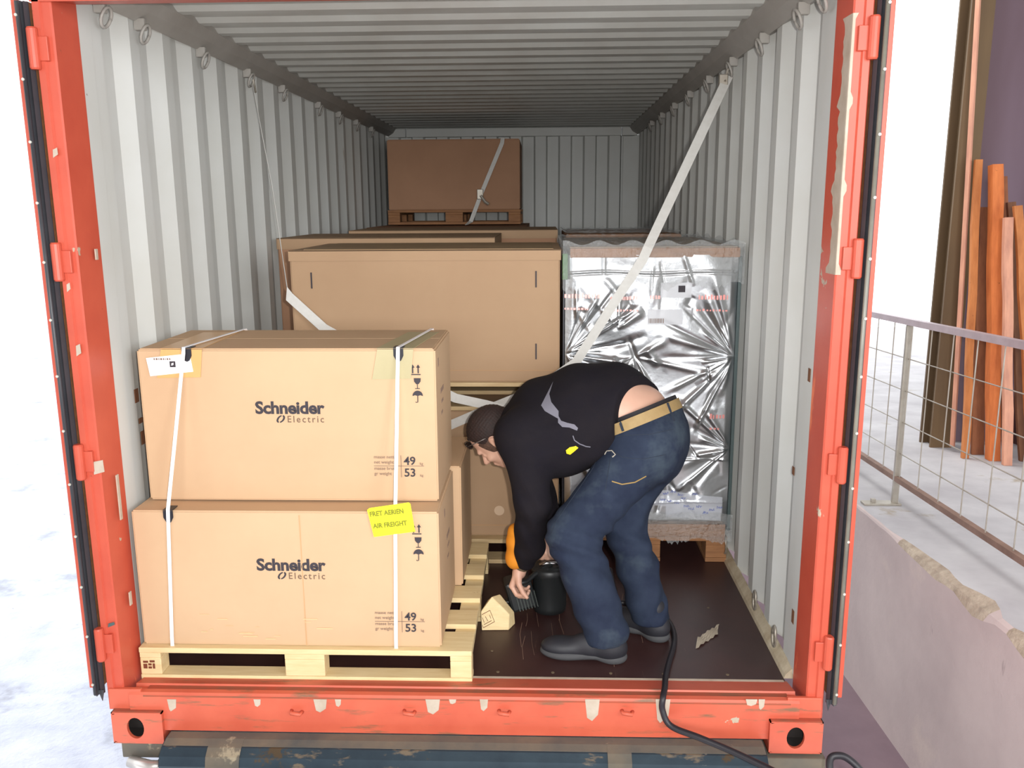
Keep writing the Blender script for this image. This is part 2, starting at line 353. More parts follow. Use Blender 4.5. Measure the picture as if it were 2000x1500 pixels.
# flaking strip down the right post
vs = []; fs = []; zs = np.linspace(1.45, 2.2, 46)
for k, z in enumerate(zs):
    w = .046+.016*rng.random()+(.022 if k % 15 in (0, 1) else 0)
    vs += [(1.1722, .012+w, z), (1.1733, .0115, z), (1.1745, .0062, z), (1.182+.008*(k % 15 in (0, 1)), .0055, z)]
    if k: a = (k-1)*4; fs += [(a+q, a+q+1, a+q+5, a+q+4) for q in range(3)]
obj('peeled_strip', vs, fs, flake_m, pr_)
for (z, x, w, h, m) in ((.83, -1.175, .018, .05, flake_m), (.27, -1.19, .012, .02, dkgreen), (1.22, -1.20, .008, .04, flake_m), (1.42, -1.21, .006, .03, flake_m), (1.83, -1.205, .008, .03, flake_m)):
    plate('paint_flake', [(x-w, z-h/2), (x+w, z-h/2+.01), (x+w*.9, z+h/2), (x-w*.8, z+h/2-.006)], .0, m, pl, .0015)
for (x, y, z, h) in ((-1.160, .08, .62, .16), (-1.163, .10, 1.50, .035), (-1.162, .09, .30, .05)):
    MB().box(x-.0, x+.004, y-.01, y+.006, z, z+h, .001).build('paint_scar', flake_m, pl)
for s, p in ((-1, pl), (1, pr_)):
    for z in (.20, .85, 1.5, 2.13):                   # hinge lugs and pins
        MB().lathe([(.013, -.06), (.016, -.055), (.016, .055), (.013, .06)], (s*1.232, -.008, z), n=14).build('hinge_barrel', red_paint, p, smooth=False)
        MB().box(min(s*1.19, s*1.235), max(s*1.19, s*1.235), -.006, .008, z-.035, z+.035, .002).build('hinge_lug', red_paint, p)
hd = struct('trim_5', MB().ext([(0.0, 2.262), (.06, 2.272), (.15, 2.285), (.19, 2.40), (.19, 2.45), (0, 2.45)], 'x', -1.235, 1.235), red_paint)
sill_pr = [(.15, .001), (.05, .022), (.045, .012), (.02, .010), (.015, .022), (-.004, .020), (-.010, .012), (-.010, -.045), (.15, -.045)]
sl = struct('trim_6', MB().ext(sill_pr[::-1], 'x', -1.15, 1.15).box(-1.034, 1.05, -.0098, .15, -.122, -.0452), red_beam)
MB().box(-1.10, 1.12, .012, .0465, .0128, .0165, .0005).box(-1.10, 1.12, -.0108, -.0102, .006, .012).build('sill_groove_dirt', sill_dirt, sl)
MB().box(-1.12, 1.14, .142, .156, .0012, .0030, .0005).build('floor_edge_strip', flake_m, sl)
for (u, w, h, sh) in ((335, 9, 26, -.3), (502, 7, 16, .1), (625, 13, 28, 0), (660, 6, 16, .2), (845, 14, 32, .1), (884, 7, 10, 0), (945, 8, 25, 0), (1157, 14, 46, .1), (1295, 14, 50, -.2), (1468, 11, 14, .1), (1488, 6, 22, -.1)):
    c = at(u, 1366, -.011); sc = 1/563
    pts = [(c.x-w*sc, c.z), (c.x+w*sc, c.z), (c.x+w*sc*.8, c.z-h*sc*.7), (c.x+w*sc*(sh-.1), c.z-h*sc), (c.x-w*sc*.7, c.z-h*sc*.85)]
    plate('bare_patch', pts, -.010, flake_m, sl, .0012)
for u in (580, 800, 985, 1225):
    c = at(u, 1388, -.01); MB().tube([(c.x-.018, -.008, c.z), (c.x-.016, -.026, c.z), (c.x+.014, -.028, c.z-.004), (c.x+.018, -.008, c.z-.004)], .007, 8).build('door_cam_stub', red_beam, sl, smooth=True)
for s in (-1, 1):                                    # bottom corner castings with their oval apertures
    bm = bmesh.new(); mb = MB(); x0, x1 = (-1.212, -1.034) if s < 0 else (1.05, 1.228); z0, z1 = -.165, -.047
    cx = -1.130 if s < 0 else 1.138; cz = -.106; n = 24
    ov = [(cx+.030*math.cos(2*PI*k/n), cz+.040*math.sin(2*PI*k/n)) for k in range(n)]
    outer = []
    for k in range(n):
        a = 2*PI*k/n; dx, dz = math.cos(a), math.sin(a)
        t = min(((x1-cx)/dx if dx > 0 else (x0-cx)/dx) if abs(dx) > 1e-6 else 9, ((z1-cz)/dz if dz > 0 else (z0-cz)/dz) if abs(dz) > 1e-6 else 9)
        outer.append((cx+dx*t, cz+dz*t))
    yf = -.026
    vs = [(a, yf, b) for a, b in outer]+[(a, yf, b) for a, b in ov]+[(a, yf+.012, b) for a, b in ov]
    fs = [(k, (k+1) % n, n+(k+1) % n, n+k) for k in range(n)]+[(n+k, n+(k+1) % n, 2*n+(k+1) % n, 2*n+k) for k in range(n)]
    mb.add(vs, fs)
    for (a0, a1, b0, b1) in ((x0, x0+.004, z0, z1), (x1-.004, x1, z0, z1), (x0, x1, z0, z0+.004), (x0, x1, z1-.004, z1)): mb.box(a0, a1, yf+.0002, .12, b0, b1)
    cc = mb.build('corner_casting', red_beam, sl)
    MB().box(x0+.006, x1-.006, yf+.080, yf+.085, z0+.006, z1-.006).box(x0+.006, x0+.009, yf+.0125, yf+.08, z0+.006, z1-.006).box(x1-.009, x1-.006, yf+.0125, yf+.08, z0+.006, z1-.006).box(x0+.006, x1-.006, yf+.0125, yf+.08, z0+.006, z0+.009).box(x0+.006, x1-.006, yf+.0125, yf+.08, z1-.009, z1-.006).build('hollow_shade_liner', hole_m, cc)  # dark liner paints the shade inside the red casting
    MB().box(x0+.004, x1-.004, yf+.002, .04, z1+.0005, z1+.003, .0005).build('casting_top_grime', sill_dirt, cc)
    MB().box(min(s*1.11, s*1.225), max(s*1.11, s*1.225), -.004, .012, -.047, .03, .003).build('post_foot', red_beam, cc)
# folded-back doors along the outer sides
for i, s in enumerate((-1, 1)):
    xa, xb = s*1.244, s*1.292
    d = struct('door_%d' % (i+1), MB().box(min(s*1.27, xb), max(s*1.27, xb), .0, 1.16, .03, 2.27, .003), red_paint)
    MB().box(min(xa, s*1.27), max(xa, s*1.27), .006, 1.15, .035, 2.265, .002).build('door_core', wood_dim, d)
    MB().ext([(s*1.240, .003), (s*1.246, -.014), (s*1.252, -.004), (s*1.258, -.020), (s*1.268, -.018), (s*1.276, -.004), (s*1.276, .006), (s*1.240, .006)][::s], 'z', .012, 2.262).build('door_gasket', rubber, d)
    MB().tube([(s*1.260, -.022, .02), (s*1.260, -.022, 2.26)], .0065, 10).build('gasket_lip', rubber_lt if s > 0 else rubber, d, smooth=True)
    g = None
    for k in range(13):
        z = .06+k*.18
        if g is None: g = MB().lathe([(.0045, -.006), (.0045, 0)], (s*1.262, -.026, z), 'y', 8).build('gasket_rivet', rivet_m, d); z00 = z
        else:
            c2 = g.copy(); C.objects.link(c2); c2.parent = d; c2.location = g.location+Vector((0, 0, z-z00))
    mb = MB().ext([(s*1.235, .03), (s*1.272, .03), (s*1.262, .004), (s*1.252, .016), (s*1.244, -.012)], 'y', -.012, -.008)
    mb.build('torn_gasket_end', rubber, d)

# ------------------------------------------------------------------ outside: yard, dock, warehouse
SL = -.0458
def sl_z(z_at_cam, y): return z_at_cam + SL*(y+2.67)
def slab(x0, x1, y0, y1, zc0, zc1, nx=1, ny=1):       # a slab following the slope of the yard (heights given at the camera's line)
    vs = [(x, y, sl_z(z, y)) for x in (x0, x1) for y in (y0, y1) for z in (zc0, zc1)]
    return MB().add(vs, [(0, 1, 3, 2), (4, 6, 7, 5), (0, 4, 5, 1), (2, 3, 7, 6), (0, 2, 6, 4), (1, 5, 7, 3)])
struct('ground', slab(-60, .0, -.36, 90, -1.2, -1.0), gravel)
struct('ground', slab(.0, 2.3, -.36, 40, -1.2, -1.0), asphalt)
# dock wall with a worn, chipped edge
ny = 160; ys = np.linspace(-.36, 14, ny); vs = []; fs = []
def chip(y):
    a = math.exp(-((y-1.25)/.42)**2)*.055+math.exp(-((y-.55)/.4)**2)*.06
    return a*(.55+.45*math.sin(y*37)*math.sin(y*91+1))+.004*abs(math.sin(y*23))
for y in ys:
    c = chip(y); zt = sl_z(.12, y)
    vs += [(2.172, y, sl_z(-1.0, y)), (2.172, y, zt-.012-c*1.1), (2.172+c*.5+.003, y, zt-.004-c*.45), (2.180+c*1.5, y, zt)]
for k in range(ny-1):
    for j in range(3): a = k*4+j; fs.append((a, a+1, a+5, a+4))
dw = tag(obj('trim_7', vs, fs, [concrete, chip_m]), kind='structure')
for p in dw.data.polygons:
    i = p.index % 3; k = p.index//3
    p.material_index = 1 if (i > 0 and chip(ys[k]) > .016) else 0
vs = []; fs = []
for y in ys: c = chip(y); vs += [(2.180+c*1.5, y, sl_z(.12, y)), (2.62, y, sl_z(.12, y)), (9, y, sl_z(.12, y))]
for k in range(ny-1):
    for j in range(2): a = k*3+j; fs.append((a, a+1, a+4, a+3))
tag(obj('trim_8', vs, fs, concrete_top), kind='structure')
struct('trim_9', MB().box(-6, 9, -9, -.38, -.30, -.06), concrete_top)      # warehouse floor the camera stands on
struct('wall_rear', MB().box(-6, 9, -9.2, -9, -.1, 4.6), wh_m)
struct('ceiling_2', MB().box(-6, 9, -9, .5, 4.6, 4.8).box(2.9, 9, .5, 9, 4.6, 4.8), wh_m)
# right-hand building front: column and dark cladding
def pane(x0, x1, y0, y1, z0, z1): return MB().box(x0, x1, y0, y1, z0, z1)
struct('trim_10', MB().box(3.33, 3.37, 3.86, 4.02, -.30, 4.6, .004).box(3.27, 3.43, 3.84, 3.862, -.30, 4.6).box(3.27, 3.43, 4.02, 4.04, -.3, 4.6), column_m)
struct('wall_right_2', MB().box(3.50, 3.98, 4.06, 4.12, -.5, 4.6), darkwall_m)
struct('wall_right_3', MB().box(3.98, 6.5, 4.02, 4.10, -.5, 4.6).box(3.98, 4.01, 3.90, 4.02, -.5, 4.6), darkwall2_m)
tag(MB().tube([at(1860, 872, 3.72), at(1907, 2, 3.80)+Vector((0, 0, .3))], .020, 4).build('timber_batten', lumber[3], None, at(1860, 872, 3.72)), 'tall thin pink-brown batten standing beside the brown column, left of the orange planks', 'timber batten')

# ------------------------------------------------------------------ pallets
def pallet(name, x0, y0, z0, w, boards, h, label, mat, group=None, ew=.10, bw0=.10, skids=False):
    """boards: (y-start, y-end) of the deck boards relative to y0; feet, stretchers and blocks follow."""
    t = thing(name, (x0+w/2, y0, z0), label, 'pallet', group); dp = boards[-1][1]; th = .02
    for a, b in boards:
        MB().box(x0, x0+w, y0+a, y0+b, z0+h-th, z0+h, .002).build('deck_board', mat, t)
    for xx, sw in ((x0, ew), (x0+w/2-.0725, .145), (x0+w-ew, ew)):
        MB().box(xx+.001, xx+sw-.001, y0+.001, y0+dp-.001, z0+h-2*th, z0+h-th-.0005, .002).build('stretcher_board', mat, t)
    cols = ((x0, ew), (x0+w/2-.0725, .145), (x0+w-ew, ew))
    if skids:
        for xx, bw in cols: MB().box(xx, xx+bw, y0, y0+dp, z0, z0+th, .002).build('bottom_board', mat, t)
    for j, yy in enumerate((0, dp/2-bw0/2, dp-bw0)):
        if not skids: MB().box(x0, x0+w, y0+yy, y0+yy+bw0, z0, z0+th, .002).build('bottom_board', mat, t)
        for i, (xx, bw) in enumerate(cols):
            MB().box(xx+.001, xx+bw-.001, y0+yy+.001, y0+yy+bw0-.001, z0+th+.0005, z0+h-2*th-.0005, .003).build('block', mat, t)
    return t
pf = pallet('wooden_pallet', -1.160, .107, .001, 1.193, [(0, .145), (.2, .32), (.42, .54), (.64, .76), (.86, 1.0)], .125,
            'pale pine pallet under the two strapped cartons, nearest the container mouth', wood_new, ew=.078, bw0=.068)
mb = MB()                                             # burnt stamp on the front left block
for (a, b, w, h) in ((0, 0, .014, .018), (.018, 0, .012, .008), (.018, .012, .012, .008), (.034, 0, .008, .02), (0, .022, .018, .008), (.024, .024, .018, .008)):
    mb.box(-1.148+a, -1.148+a+w, .1068, .1078, .045+b, .045+b+h)
mb.build('burnt_stamp', stamp_m, pf)
pm = pallet('wooden_pallet', -.86, 1.16, .001, 1.22, [(0, .1), (.2, .3), (.35, .45), (.5, .6), (.70, .8)], .122,
            'pale pallet on the floor beneath the lower long carton behind the worker', wood_old)
pu = pallet('wooden_pallet', -.86, 1.20, .737, 1.22, [(0, .1), (.2, .3), (.35, .45), (.5, .6), (.70, .8)], .133,
            'pallet sandwiched between the two long cartons behind the worker', wood_old)
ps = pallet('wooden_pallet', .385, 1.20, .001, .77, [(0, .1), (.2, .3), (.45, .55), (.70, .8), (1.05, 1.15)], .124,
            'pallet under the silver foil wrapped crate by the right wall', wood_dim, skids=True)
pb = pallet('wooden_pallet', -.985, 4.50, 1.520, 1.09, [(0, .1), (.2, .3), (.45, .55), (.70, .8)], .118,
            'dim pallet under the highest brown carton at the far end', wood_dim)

# ------------------------------------------------------------------ cartons
def carton(name, x0, x1, y0, y1, z0, z1, mat, label, lid=0, lidmat=None, bev=.006, seam=True, topmat=None, bulge=.004):
    t = thing(name, ((x0+x1)/2, y0, z0), label, 'cardboard box')
    bm = bmesh.new(); bmesh.ops.create_cube(bm, size=1)
    for q in bm.verts: q.co = Vector(((x0+x1)/2+q.co.x*(x1-x0), (y0+y1)/2+q.co.y*(y1-y0), (z0+z1)/2+q.co.z*(z1-z0)))
    bmesh.ops.bevel(bm, geom=bm.edges[:], offset=bev, segments=3, affect='EDGES')
    bmesh.ops.subdivide_edges(bm, edges=[e for e in bm.edges if e.calc_length() > .15], cuts=6, use_grid_fill=True)
    for q in bm.verts:
        u = (q.co.x-x0)/(x1-x0); w = (q.co.z-z0)/(z1-z0); v = (q.co.y-y0)/(y1-y0)
        if q.co.y < y0+.002: q.co.y += bulge*.6*(1-math.sin(PI*u)*math.sin(PI*w))
        if q.co.z > z1-.002: q.co.z -= bulge*1.2*math.sin(PI*u)*math.sin(PI*v)
    bm.verts.index_update(); vs = [q.co.copy() for q in bm.verts]; fs = [tuple(q.index for q in f.verts) for f in bm.faces]; bm.free()
    obj('carton_body', vs, fs, mat, t)
    if lid:
        mb = MB(); o = .004
        for a in ((x0-o, x1+o, y0-o, y0-.0005), (x0-o, x1+o, y1+.0005, y1+o), (x0-o, x0-.0005, y0, y1), (x1+.0005, x1+o, y0, y1)): mb.box(*a, z1-lid, z1+.004)
        mb.box(x0-o, x1+o, y0-o, y1+o, z1+.0005, z1+.005, .001)
        mb.build('lid', lidmat or mat, t)
    if seam:
        ym = (y0+y1)/2
        MB().box(x0+.01, x1-.01, y0+.01, ym-.002, z1+.0003, z1+.003).box(x0+.01, x1-.01, ym+.002, y1-.01, z1+.0003, z1+.003).build('top_flap', topmat or mat, t)
    return t
LX0, LX1, LY0, LY1, LZ0, LZ1 = -1.150, -.076, .130, .625, .1275, .633
UX0, UX1, UY0, UY1, UZ0, UZ1 = -1.126, -.086, .232, .700, .637, 1.183
lc = carton('cardboard_box', LX0, LX1, LY0, LY1, LZ0, LZ1, card, 'lower strapped carton at the front left, with the yellow label', seam=False)
uc = carton('cardboard_box', UX0, UX1, UY0, UY1, UZ0, UZ1, card, 'upper strapped carton at the front left, with tape patches and white label')
bc = carton('cardboard_box', -1.13, -.046, .640, 1.100, .1275, .640, card, 'carton behind the lower front one, only its right end showing', seam=False)
def prints(t, Y, dx, dz):
    """carton graphics; dx, dz shift from the upper carton's layout"""
    lg = text('printed_logo', 'Schneider', .0605, (-.722+dx, Y-.0006, .957+dz), ink, t, bold=.0021, xs=1.035, space=.97)
    text('logo_second_line', 'Electric', .034, (-.612+dx, Y-.0006, .925+dz), ink_soft, lg, bold=.0002, xs=.93, space=1.32)
    g = []; cx, cz = -.634+dx, .937+dz                # the small leaf-shaped mark under the n
    for sgn in (-1, 1):
        pts = []
        for k in range(11):
            a = PI*k/10; pts.append((cx+sgn*(.002+.012*math.sin(a))+.006*math.cos(a), cz+.0135*math.cos(a)))
        for k in range(10, -1, -1):
            a = PI*k/10; pts.append((cx+sgn*(.002+.005*math.sin(a))+.005*math.cos(a), cz+.009*math.cos(a)))
        g.append(pts)
    mb = MB()
    for pts in g:
        for k in range(10): q = [pts[k], pts[k+1], pts[20-k], pts[21-k]]; mb.ext(q, 'y', Y-.0012, Y-.0002)
    mb.build('logo_mark', ink, lg)
    wp = text('weight_print', '49', .042, (-.206+dx, Y-.0006, .772+dz), ink, t, bold=.0007)
    text('weight_print', '53', .042, (-.206+dx, Y-.0006, .729+dz), ink, t, bold=.0007)
    for i, (z, s_) in enumerate(((.795, 'masse nette'), (.776, 'net weight'), (.753, 'masse brute'), (.734, 'gr weight'))):
        text('weight_caption', s_, .0165, (-.312+dx, Y-.0006, z+dz), ink_thin, wp, bold=0)
    for z in (.772, .729): text('weight_unit', 'kg', .013, (-.150+dx, Y-.0006, z+dz), ink_thin, wp)
    MB().box(-.2165+dx, -.215+dx, Y-.0012, Y-.0002, .726+dz, .806+dz).box(-.312+dx, -.135+dx, Y-.0012, Y-.0002, .7665+dz, .768+dz).build('weight_rule', ink_thin, wp)
    sx = -.150+dx                                    # this way up, fragile, keep dry
    mb = MB(); mb.box(sx-.020, sx+.012, Y-.0012, Y-.0002, 1.094+dz, 1.0975+dz)
    for cx, h in ((sx-.015, 0), (sx+.004, 0)):
        mb.box(cx-.0022, cx+.0022, Y-.0012, Y-.0002, 1.100+dz, 1.122+dz)
        mb.ext([(cx-.007, 1.120+dz), (cx+.007, 1.120+dz), (cx, 1.131+dz)], 'y', Y-.0012, Y-.0002)
    mb.build('up_arrows_symbol', ink, t)
    mb = MB(); z = 1.083+dz
    mb.ext([(sx-.012, z), (sx+.012, z), (sx+.011, z-.012), (sx+.004, z-.021), (sx-.004, z-.021), (sx-.011, z-.012)], 'y', Y-.0012, Y-.0002)
    mb.box(sx-.0012, sx+.0012, Y-.0012, Y-.0002, z-.036, z-.021).box(sx-.008, sx+.008, Y-.0012, Y-.0002, z-.038, z-.0355)
    mb.build('fragile_glass_symbol', ink, t)
    mb = MB(); z = 1.020+dz; pts = [(sx-.018, z)]+[(sx-.018*math.cos(PI*k/12), z+.019*math.sin(PI*k/12)) for k in range(1, 12)]+[(sx+.018, z), (sx+.009, z+.003), (sx, z), (sx-.009, z+.003)]
    mb.ext(pts, 'y', Y-.0012, Y-.0002)
    hk = [(sx, z), (sx, z-.018), (sx-.001, z-.023), (sx-.005, z-.024), (sx-.007, z-.020)]
    for a, b in zip(hk, hk[1:]): mb.ext([(a[0]-.0014, a[1]), (a[0]+.0014, a[1]), (b[0]+.0014, b[1]), (b[0]-.0014, b[1]-.0004)], 'y', Y-.0012, Y-.0002)
    mb.build('keep_dry_symbol', ink, t)
    return lg
prints(uc, UY0, 0, 0); prints(lc, LY0, .002, -.541)
# side print on the right ends
for t, x, z0, n in ((uc, UX1, .98, 1), (lc, LX1, .42, 1)):
    mb = MB()
    for k, (yy, zz, w, h) in enumerate(((.36, .02, .10, .018), (.38, -.02, .06, .012), (.37, -.06, .05, .012), (.30, .13, .03, .03))):
        for j in range(int(w/.012)): mb.box(x, x+.0008, yy+j*.012, yy+j*.012+.008, z0+zz+.002*(j % 2), z0+zz+h)
    mb.build('side_print', ink_thin, t)
# kraft tape patches running over the top edge
def over_tape(name, t, xa, xb, zb, mat, skew=0, yend=.62):
    e = .0018; mb = MB()
    mb.ext([(xa-.02, zb), (xb-.004+.0, zb+.003), (xb+.008, UZ1+.001), (xa+.002, UZ1+.001)], 'y', UY0-e, UY0-.0002)
    mb.add([(xa, UY0-e, UZ1+.0035), (xb+.008, UY0-e, UZ1+.0035), (xb+.05+skew, yend, UZ1+.0035), (xa+.05+skew, yend, UZ1+.0035),
            (xa, UY0-e, UZ1+.005), (xb+.008, UY0-e, UZ1+.005), (xb+.05+skew, yend, UZ1+.005), (xa+.05+skew, yend, UZ1+.005)],
           [(3, 2, 1, 0), (4, 5, 6, 7), (0, 1, 5, 4), (1, 2, 6, 5), (2, 3, 7, 6), (3, 0, 4, 7)])
    return mb.build(name, mat, t)
over_tape('paper_tape', uc, -.287, -.168, 1.078, kraft_tape)
over_tape('paper_tape', uc, -1.040, -.902, 1.083, kraft_tape2, -.05)
# white label with its square symbol
wlb = plate('white_label', [(-1.083, 1.090), (-.930, 1.106), (-.938, 1.170), (-1.092, 1.154)], UY0-.0020, label_w, uc)
mb = MB(); mb.box(-1.010, -.990, UY0-.0046, UY0-.0034, 1.122, 1.143)
mb.build('square_symbol', ink, wlb)
plate('square_symbol_centre', [(-1.004, 1.128), (-.997, 1.130), (-.996, 1.138), (-1.003, 1.136)], UY0-.0047, label_w, wlb)
mb = MB(); xx = -1.065
for w in (.004, .006, .003, .006, .004, .002, .005, .004): mb.box(xx, xx+w, UY0-.0042, UY0-.0034, 1.147, 1.154); xx += w+.0035
mb.build('label_small_print', ink_thin, wlb)
# fluorescent yellow label stuck over the strap
yb_ = plate('yellow_label', [(-.300, .545), (-.155, .566), (-.158, .574), (-.170, .666), (-.176, .671), (-.312, .650), (-.320, .643)], LY0-.0065, label_y, lc, .0012)
text('label_text', 'FRET AERIEN', .0235, (-.311, LY0-.0086, .620), ink_olive, yb_, bold=.0009, xs=.88, rot=.11)
text('label_text', 'AIR FREIGHT', .0235, (-.300, LY0-.0086, .577), ink_olive, yb_, bold=.0009, xs=.88, rot=.11)
# scuffed clear tape low on the front of the lower carton
mb = MB(); 
for k in range(14): a = random.uniform(-.95, -.5); z = random.uniform(.15, .25); mb.box(a, a+random.uniform(.01, .06), LY0-.0012, LY0-.0002, z, z+random.uniform(.001, .003))
mb.build('scuff_marks', M('pale_scuff', srgb(222, 186, 140), .5), lc)
MB().box(-.56, -.558, LY0-.001, LY0-.0002, .13, .62).build('carton_crease', ink_soft if False else M('crease_line', srgb(196, 152, 104), .7), lc)

# plastic strapping bands
def band(xt, xm, xb, label):
    pts = [(xb, LY0-.008, .105), (xb, LY0-.005, .16), (xm, LY0-.006, LZ1+.006), ((xt+xm)/2, (LY0+UY0)/2-.007, (LZ1+UZ1)/2), (xt, UY0-.0125, UZ1-.01), (xt, UY0-.008, UZ1+.009), (xt+.012, .30, UZ1+.010), (xt+.06, UY1-.02, UZ1+.010), (xt+.06, UY1+.012, UZ1-.02), (xt+.05, UY1+.012, UZ0+.06)]
    t = MB().strip(pts, .0125, (1, 0, 0), .0016).build('strapping_band', white_pl, None, pts[0]); return tag(t, label, 'strap', 'white bands round the front cartons')
band(-.955, -1.015, -1.043, 'white plastic band round the front cartons, passing over the white label')
band(-.212, -.223, -.237, 'white plastic band round the front cartons, passing behind the yellow label')
def protector(xc, Y, Z, label, w=.034, h=.042):
    mb = MB(); pts = [(xc-w/2, Z+.003), (xc+w/2, Z+.003), (xc+w/2, Z-h*.5), (xc+w*.25, Z-h*.9), (xc, Z-h), (xc-w*.25, Z-h*.9), (xc-w/2, Z-h*.5)]
    mb.ext(pts, 'y', Y-.0048, Y-.0022); mb.box(xc-w/2, xc+w/2, Y-.0048, Y+.04, Z+.0045, Z+.0075)
    return tag(mb.build('corner_protector', black_pl, None, (xc, Y, Z)), label, 'corner protector', 'black corner protectors under the bands')
protector(-.212, UY0, UZ1, 'black plastic corner clip at the top carton edge, above the symbols')
protector(-.948, UY0, UZ1, 'black plastic corner clip at the top carton edge, above the white label')
protector(-1.017, LY0, LZ1-.002, 'black plastic corner clip on the top edge of the lower carton, left end')

# ------------------------------------------------------------------ the load behind
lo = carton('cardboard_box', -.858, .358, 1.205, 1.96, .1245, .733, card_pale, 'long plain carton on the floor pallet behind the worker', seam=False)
lg = MB().lathe([(.024, 0), (.024, .001)], (.078, 1.2035, .25), 'y', 24).build('round_clear_sticker', M('clear_sticker', srgb(206, 178, 150), .3), lo)
MB().box(-.85, .35, 1.2035, 1.2048, .176, .1775).build('fold_line', ink_thin if False else bpy.data.materials['crease_line'], lo)
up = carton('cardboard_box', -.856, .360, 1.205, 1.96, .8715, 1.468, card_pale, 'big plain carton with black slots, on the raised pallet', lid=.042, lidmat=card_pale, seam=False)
for x, z0, z1 in ((-.761, 1.303, 1.375), (.253, 1.305, 1.378), (.253, .978, 1.05)): MB().box(x-.003, x+.003, 1.2045-.003, 1.2045-.0005, z0, z1).build('black_slot', ink, up)
MB().box(-.85, .355, 1.2030, 1.2042, .925, .9262).build('fold_line', bpy.data.materials['crease_line'], up)
mb = MB(); mb.box(-.80, .33, 1.24, 1.92, 1.4735, 1.476)
mb.build('dull_top_sheet', card_grey, up)
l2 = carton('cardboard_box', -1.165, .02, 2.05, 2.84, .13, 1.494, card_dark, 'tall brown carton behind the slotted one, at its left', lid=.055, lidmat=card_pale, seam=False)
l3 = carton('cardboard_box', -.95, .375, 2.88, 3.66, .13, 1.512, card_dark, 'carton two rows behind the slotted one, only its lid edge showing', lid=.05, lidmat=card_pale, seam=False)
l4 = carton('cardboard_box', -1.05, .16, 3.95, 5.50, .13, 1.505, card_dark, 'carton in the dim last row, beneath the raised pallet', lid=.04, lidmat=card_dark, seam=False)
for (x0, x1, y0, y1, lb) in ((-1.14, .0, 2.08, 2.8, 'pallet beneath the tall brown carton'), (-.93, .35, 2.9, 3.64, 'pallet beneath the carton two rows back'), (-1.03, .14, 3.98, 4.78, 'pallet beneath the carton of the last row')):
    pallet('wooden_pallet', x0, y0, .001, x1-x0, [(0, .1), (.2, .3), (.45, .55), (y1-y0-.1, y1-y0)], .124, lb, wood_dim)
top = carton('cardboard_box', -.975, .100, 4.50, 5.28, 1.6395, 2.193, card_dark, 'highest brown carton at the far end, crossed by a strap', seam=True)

# silver foil wrapped crate
cr = thing('foil_wrapped_crate', (.77, 1.2, .126), 'tall silver foil wrapped crate standing against the right wall', 'crate')
CX0, CX1, CZ0, CZ1 = .384, 1.148, .190, 1.435
MB().box(CX0, CX1, 1.215, 2.38, .19, CZ1, .01).build('inner_case', foil, cr)
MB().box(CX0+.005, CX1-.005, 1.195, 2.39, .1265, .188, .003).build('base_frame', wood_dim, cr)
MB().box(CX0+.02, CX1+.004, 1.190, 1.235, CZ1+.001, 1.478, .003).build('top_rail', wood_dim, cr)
MB().box(CX0+.02, CX1+.004, 1.236, 2.40, CZ1+.001, 1.482, .003).build('top_board', card_grey, cr)
MB().box(CX1+.002, CX1+.016, 1.196, 1.24, .16, 1.44, .002).build('right_edge_profile', dkgreen, cr)
MB().box(CX0-.011, CX0-.003, 1.20, 1.24, .16, 1.46, .002).build('left_edge_profile', black_pl, cr)
MB().box(CX0-.014, CX0+.010, 1.186, 1.192, 1.34, 1.455, .002).build('green_tag', green_m, cr)
# crumpled foil face: a height field of folds pulled towards the sides
nx, nz = 220, 340
X, Z = np.meshgrid(np.linspace(CX0, CX1, nx), np.linspace(CZ0, CZ1+.012, nz))
H = np.zeros_like(X)
def crease(x0, z0, x1, z1, w, h, tap=1):
    global H
    dx, dz = x1-x0, z1-z0; L = math.hypot(dx, dz); ux, uz = dx/L, dz/L
    s = (X-x0)*ux+(Z-z0)*uz; n_ = -(X-x0)*uz+(Z-z0)*ux; t = np.clip(s/L, 0, 1)
    ww = w*(.25+.75*t) if tap else w
    env = np.clip(np.minimum(t, 1-t)*5, 0, 1)*np.exp(-(np.maximum(0, np.abs(s-L/2)-L/2)/.01)**2)
    H += h*env*np.exp(-(n_/ww)**2)*(1-.8*(n_/ww))
for (px, pz, a0, a1, n_) in ((CX0, 1.005, -1.2, 1.25, 15), (CX1, .99, PI-1.25, PI+1.3, 17), (.70, .99, -2.8, .4, 6), (CX1, .56, PI-1.0, PI+.9, 9), (CX0, .6, -.9, .9, 8), (.62, 1.12, .6, 2.2, 4)):
    for k in range(n_):
        a = a0+(a1-a0)*(k+rng.uniform(-.25, .25))/max(1, n_-1); L = rng.uniform(.14, .44)
        crease(px, pz, px+L*math.cos(a), pz+L*math.sin(a), rng.uniform(.010, .024), rng.uniform(.004, .011)*rng.choice([1, 1, -.7]))
for k in range(60):
    a = rng.uniform(.9, 2.3) if rng.random() < .7 else rng.uniform(0, PI); x, z = rng.uniform(CX0, CX1), rng.uniform(CZ0, CZ1); L = rng.uniform(.06, .26)
    crease(x, z, x+L*math.cos(a), z+L*math.sin(a), rng.uniform(.006, .02), rng.uniform(-.006, .008), 0)
for k in range(9): a, b = rng.uniform(4, 22, 2); H += .0022*np.sin(a*X+b*Z+rng.uniform(0, 6))
for zz, h in ((1.372, .005), (1.362, -.004), (.505, .004), (.300, .004)): H += h*np.exp(-((Z-zz-.004*np.sin(X*14))/.004)**2)
edge = np.clip(np.minimum(X-CX0, CX1-X)/.03, 0, 1)*np.clip((Z-CZ0)/.02, 0, 1)
Y = 1.200-H*edge-.004+.010*(1-edge)
vs = np.stack([X, Y, Z], -1).reshape(-1, 3)
fs = [(j*nx+i, j*nx+i+1, (j+1)*nx+i+1, (j+1)*nx+i) for j in range(nz-1) for i in range(nx-1)]
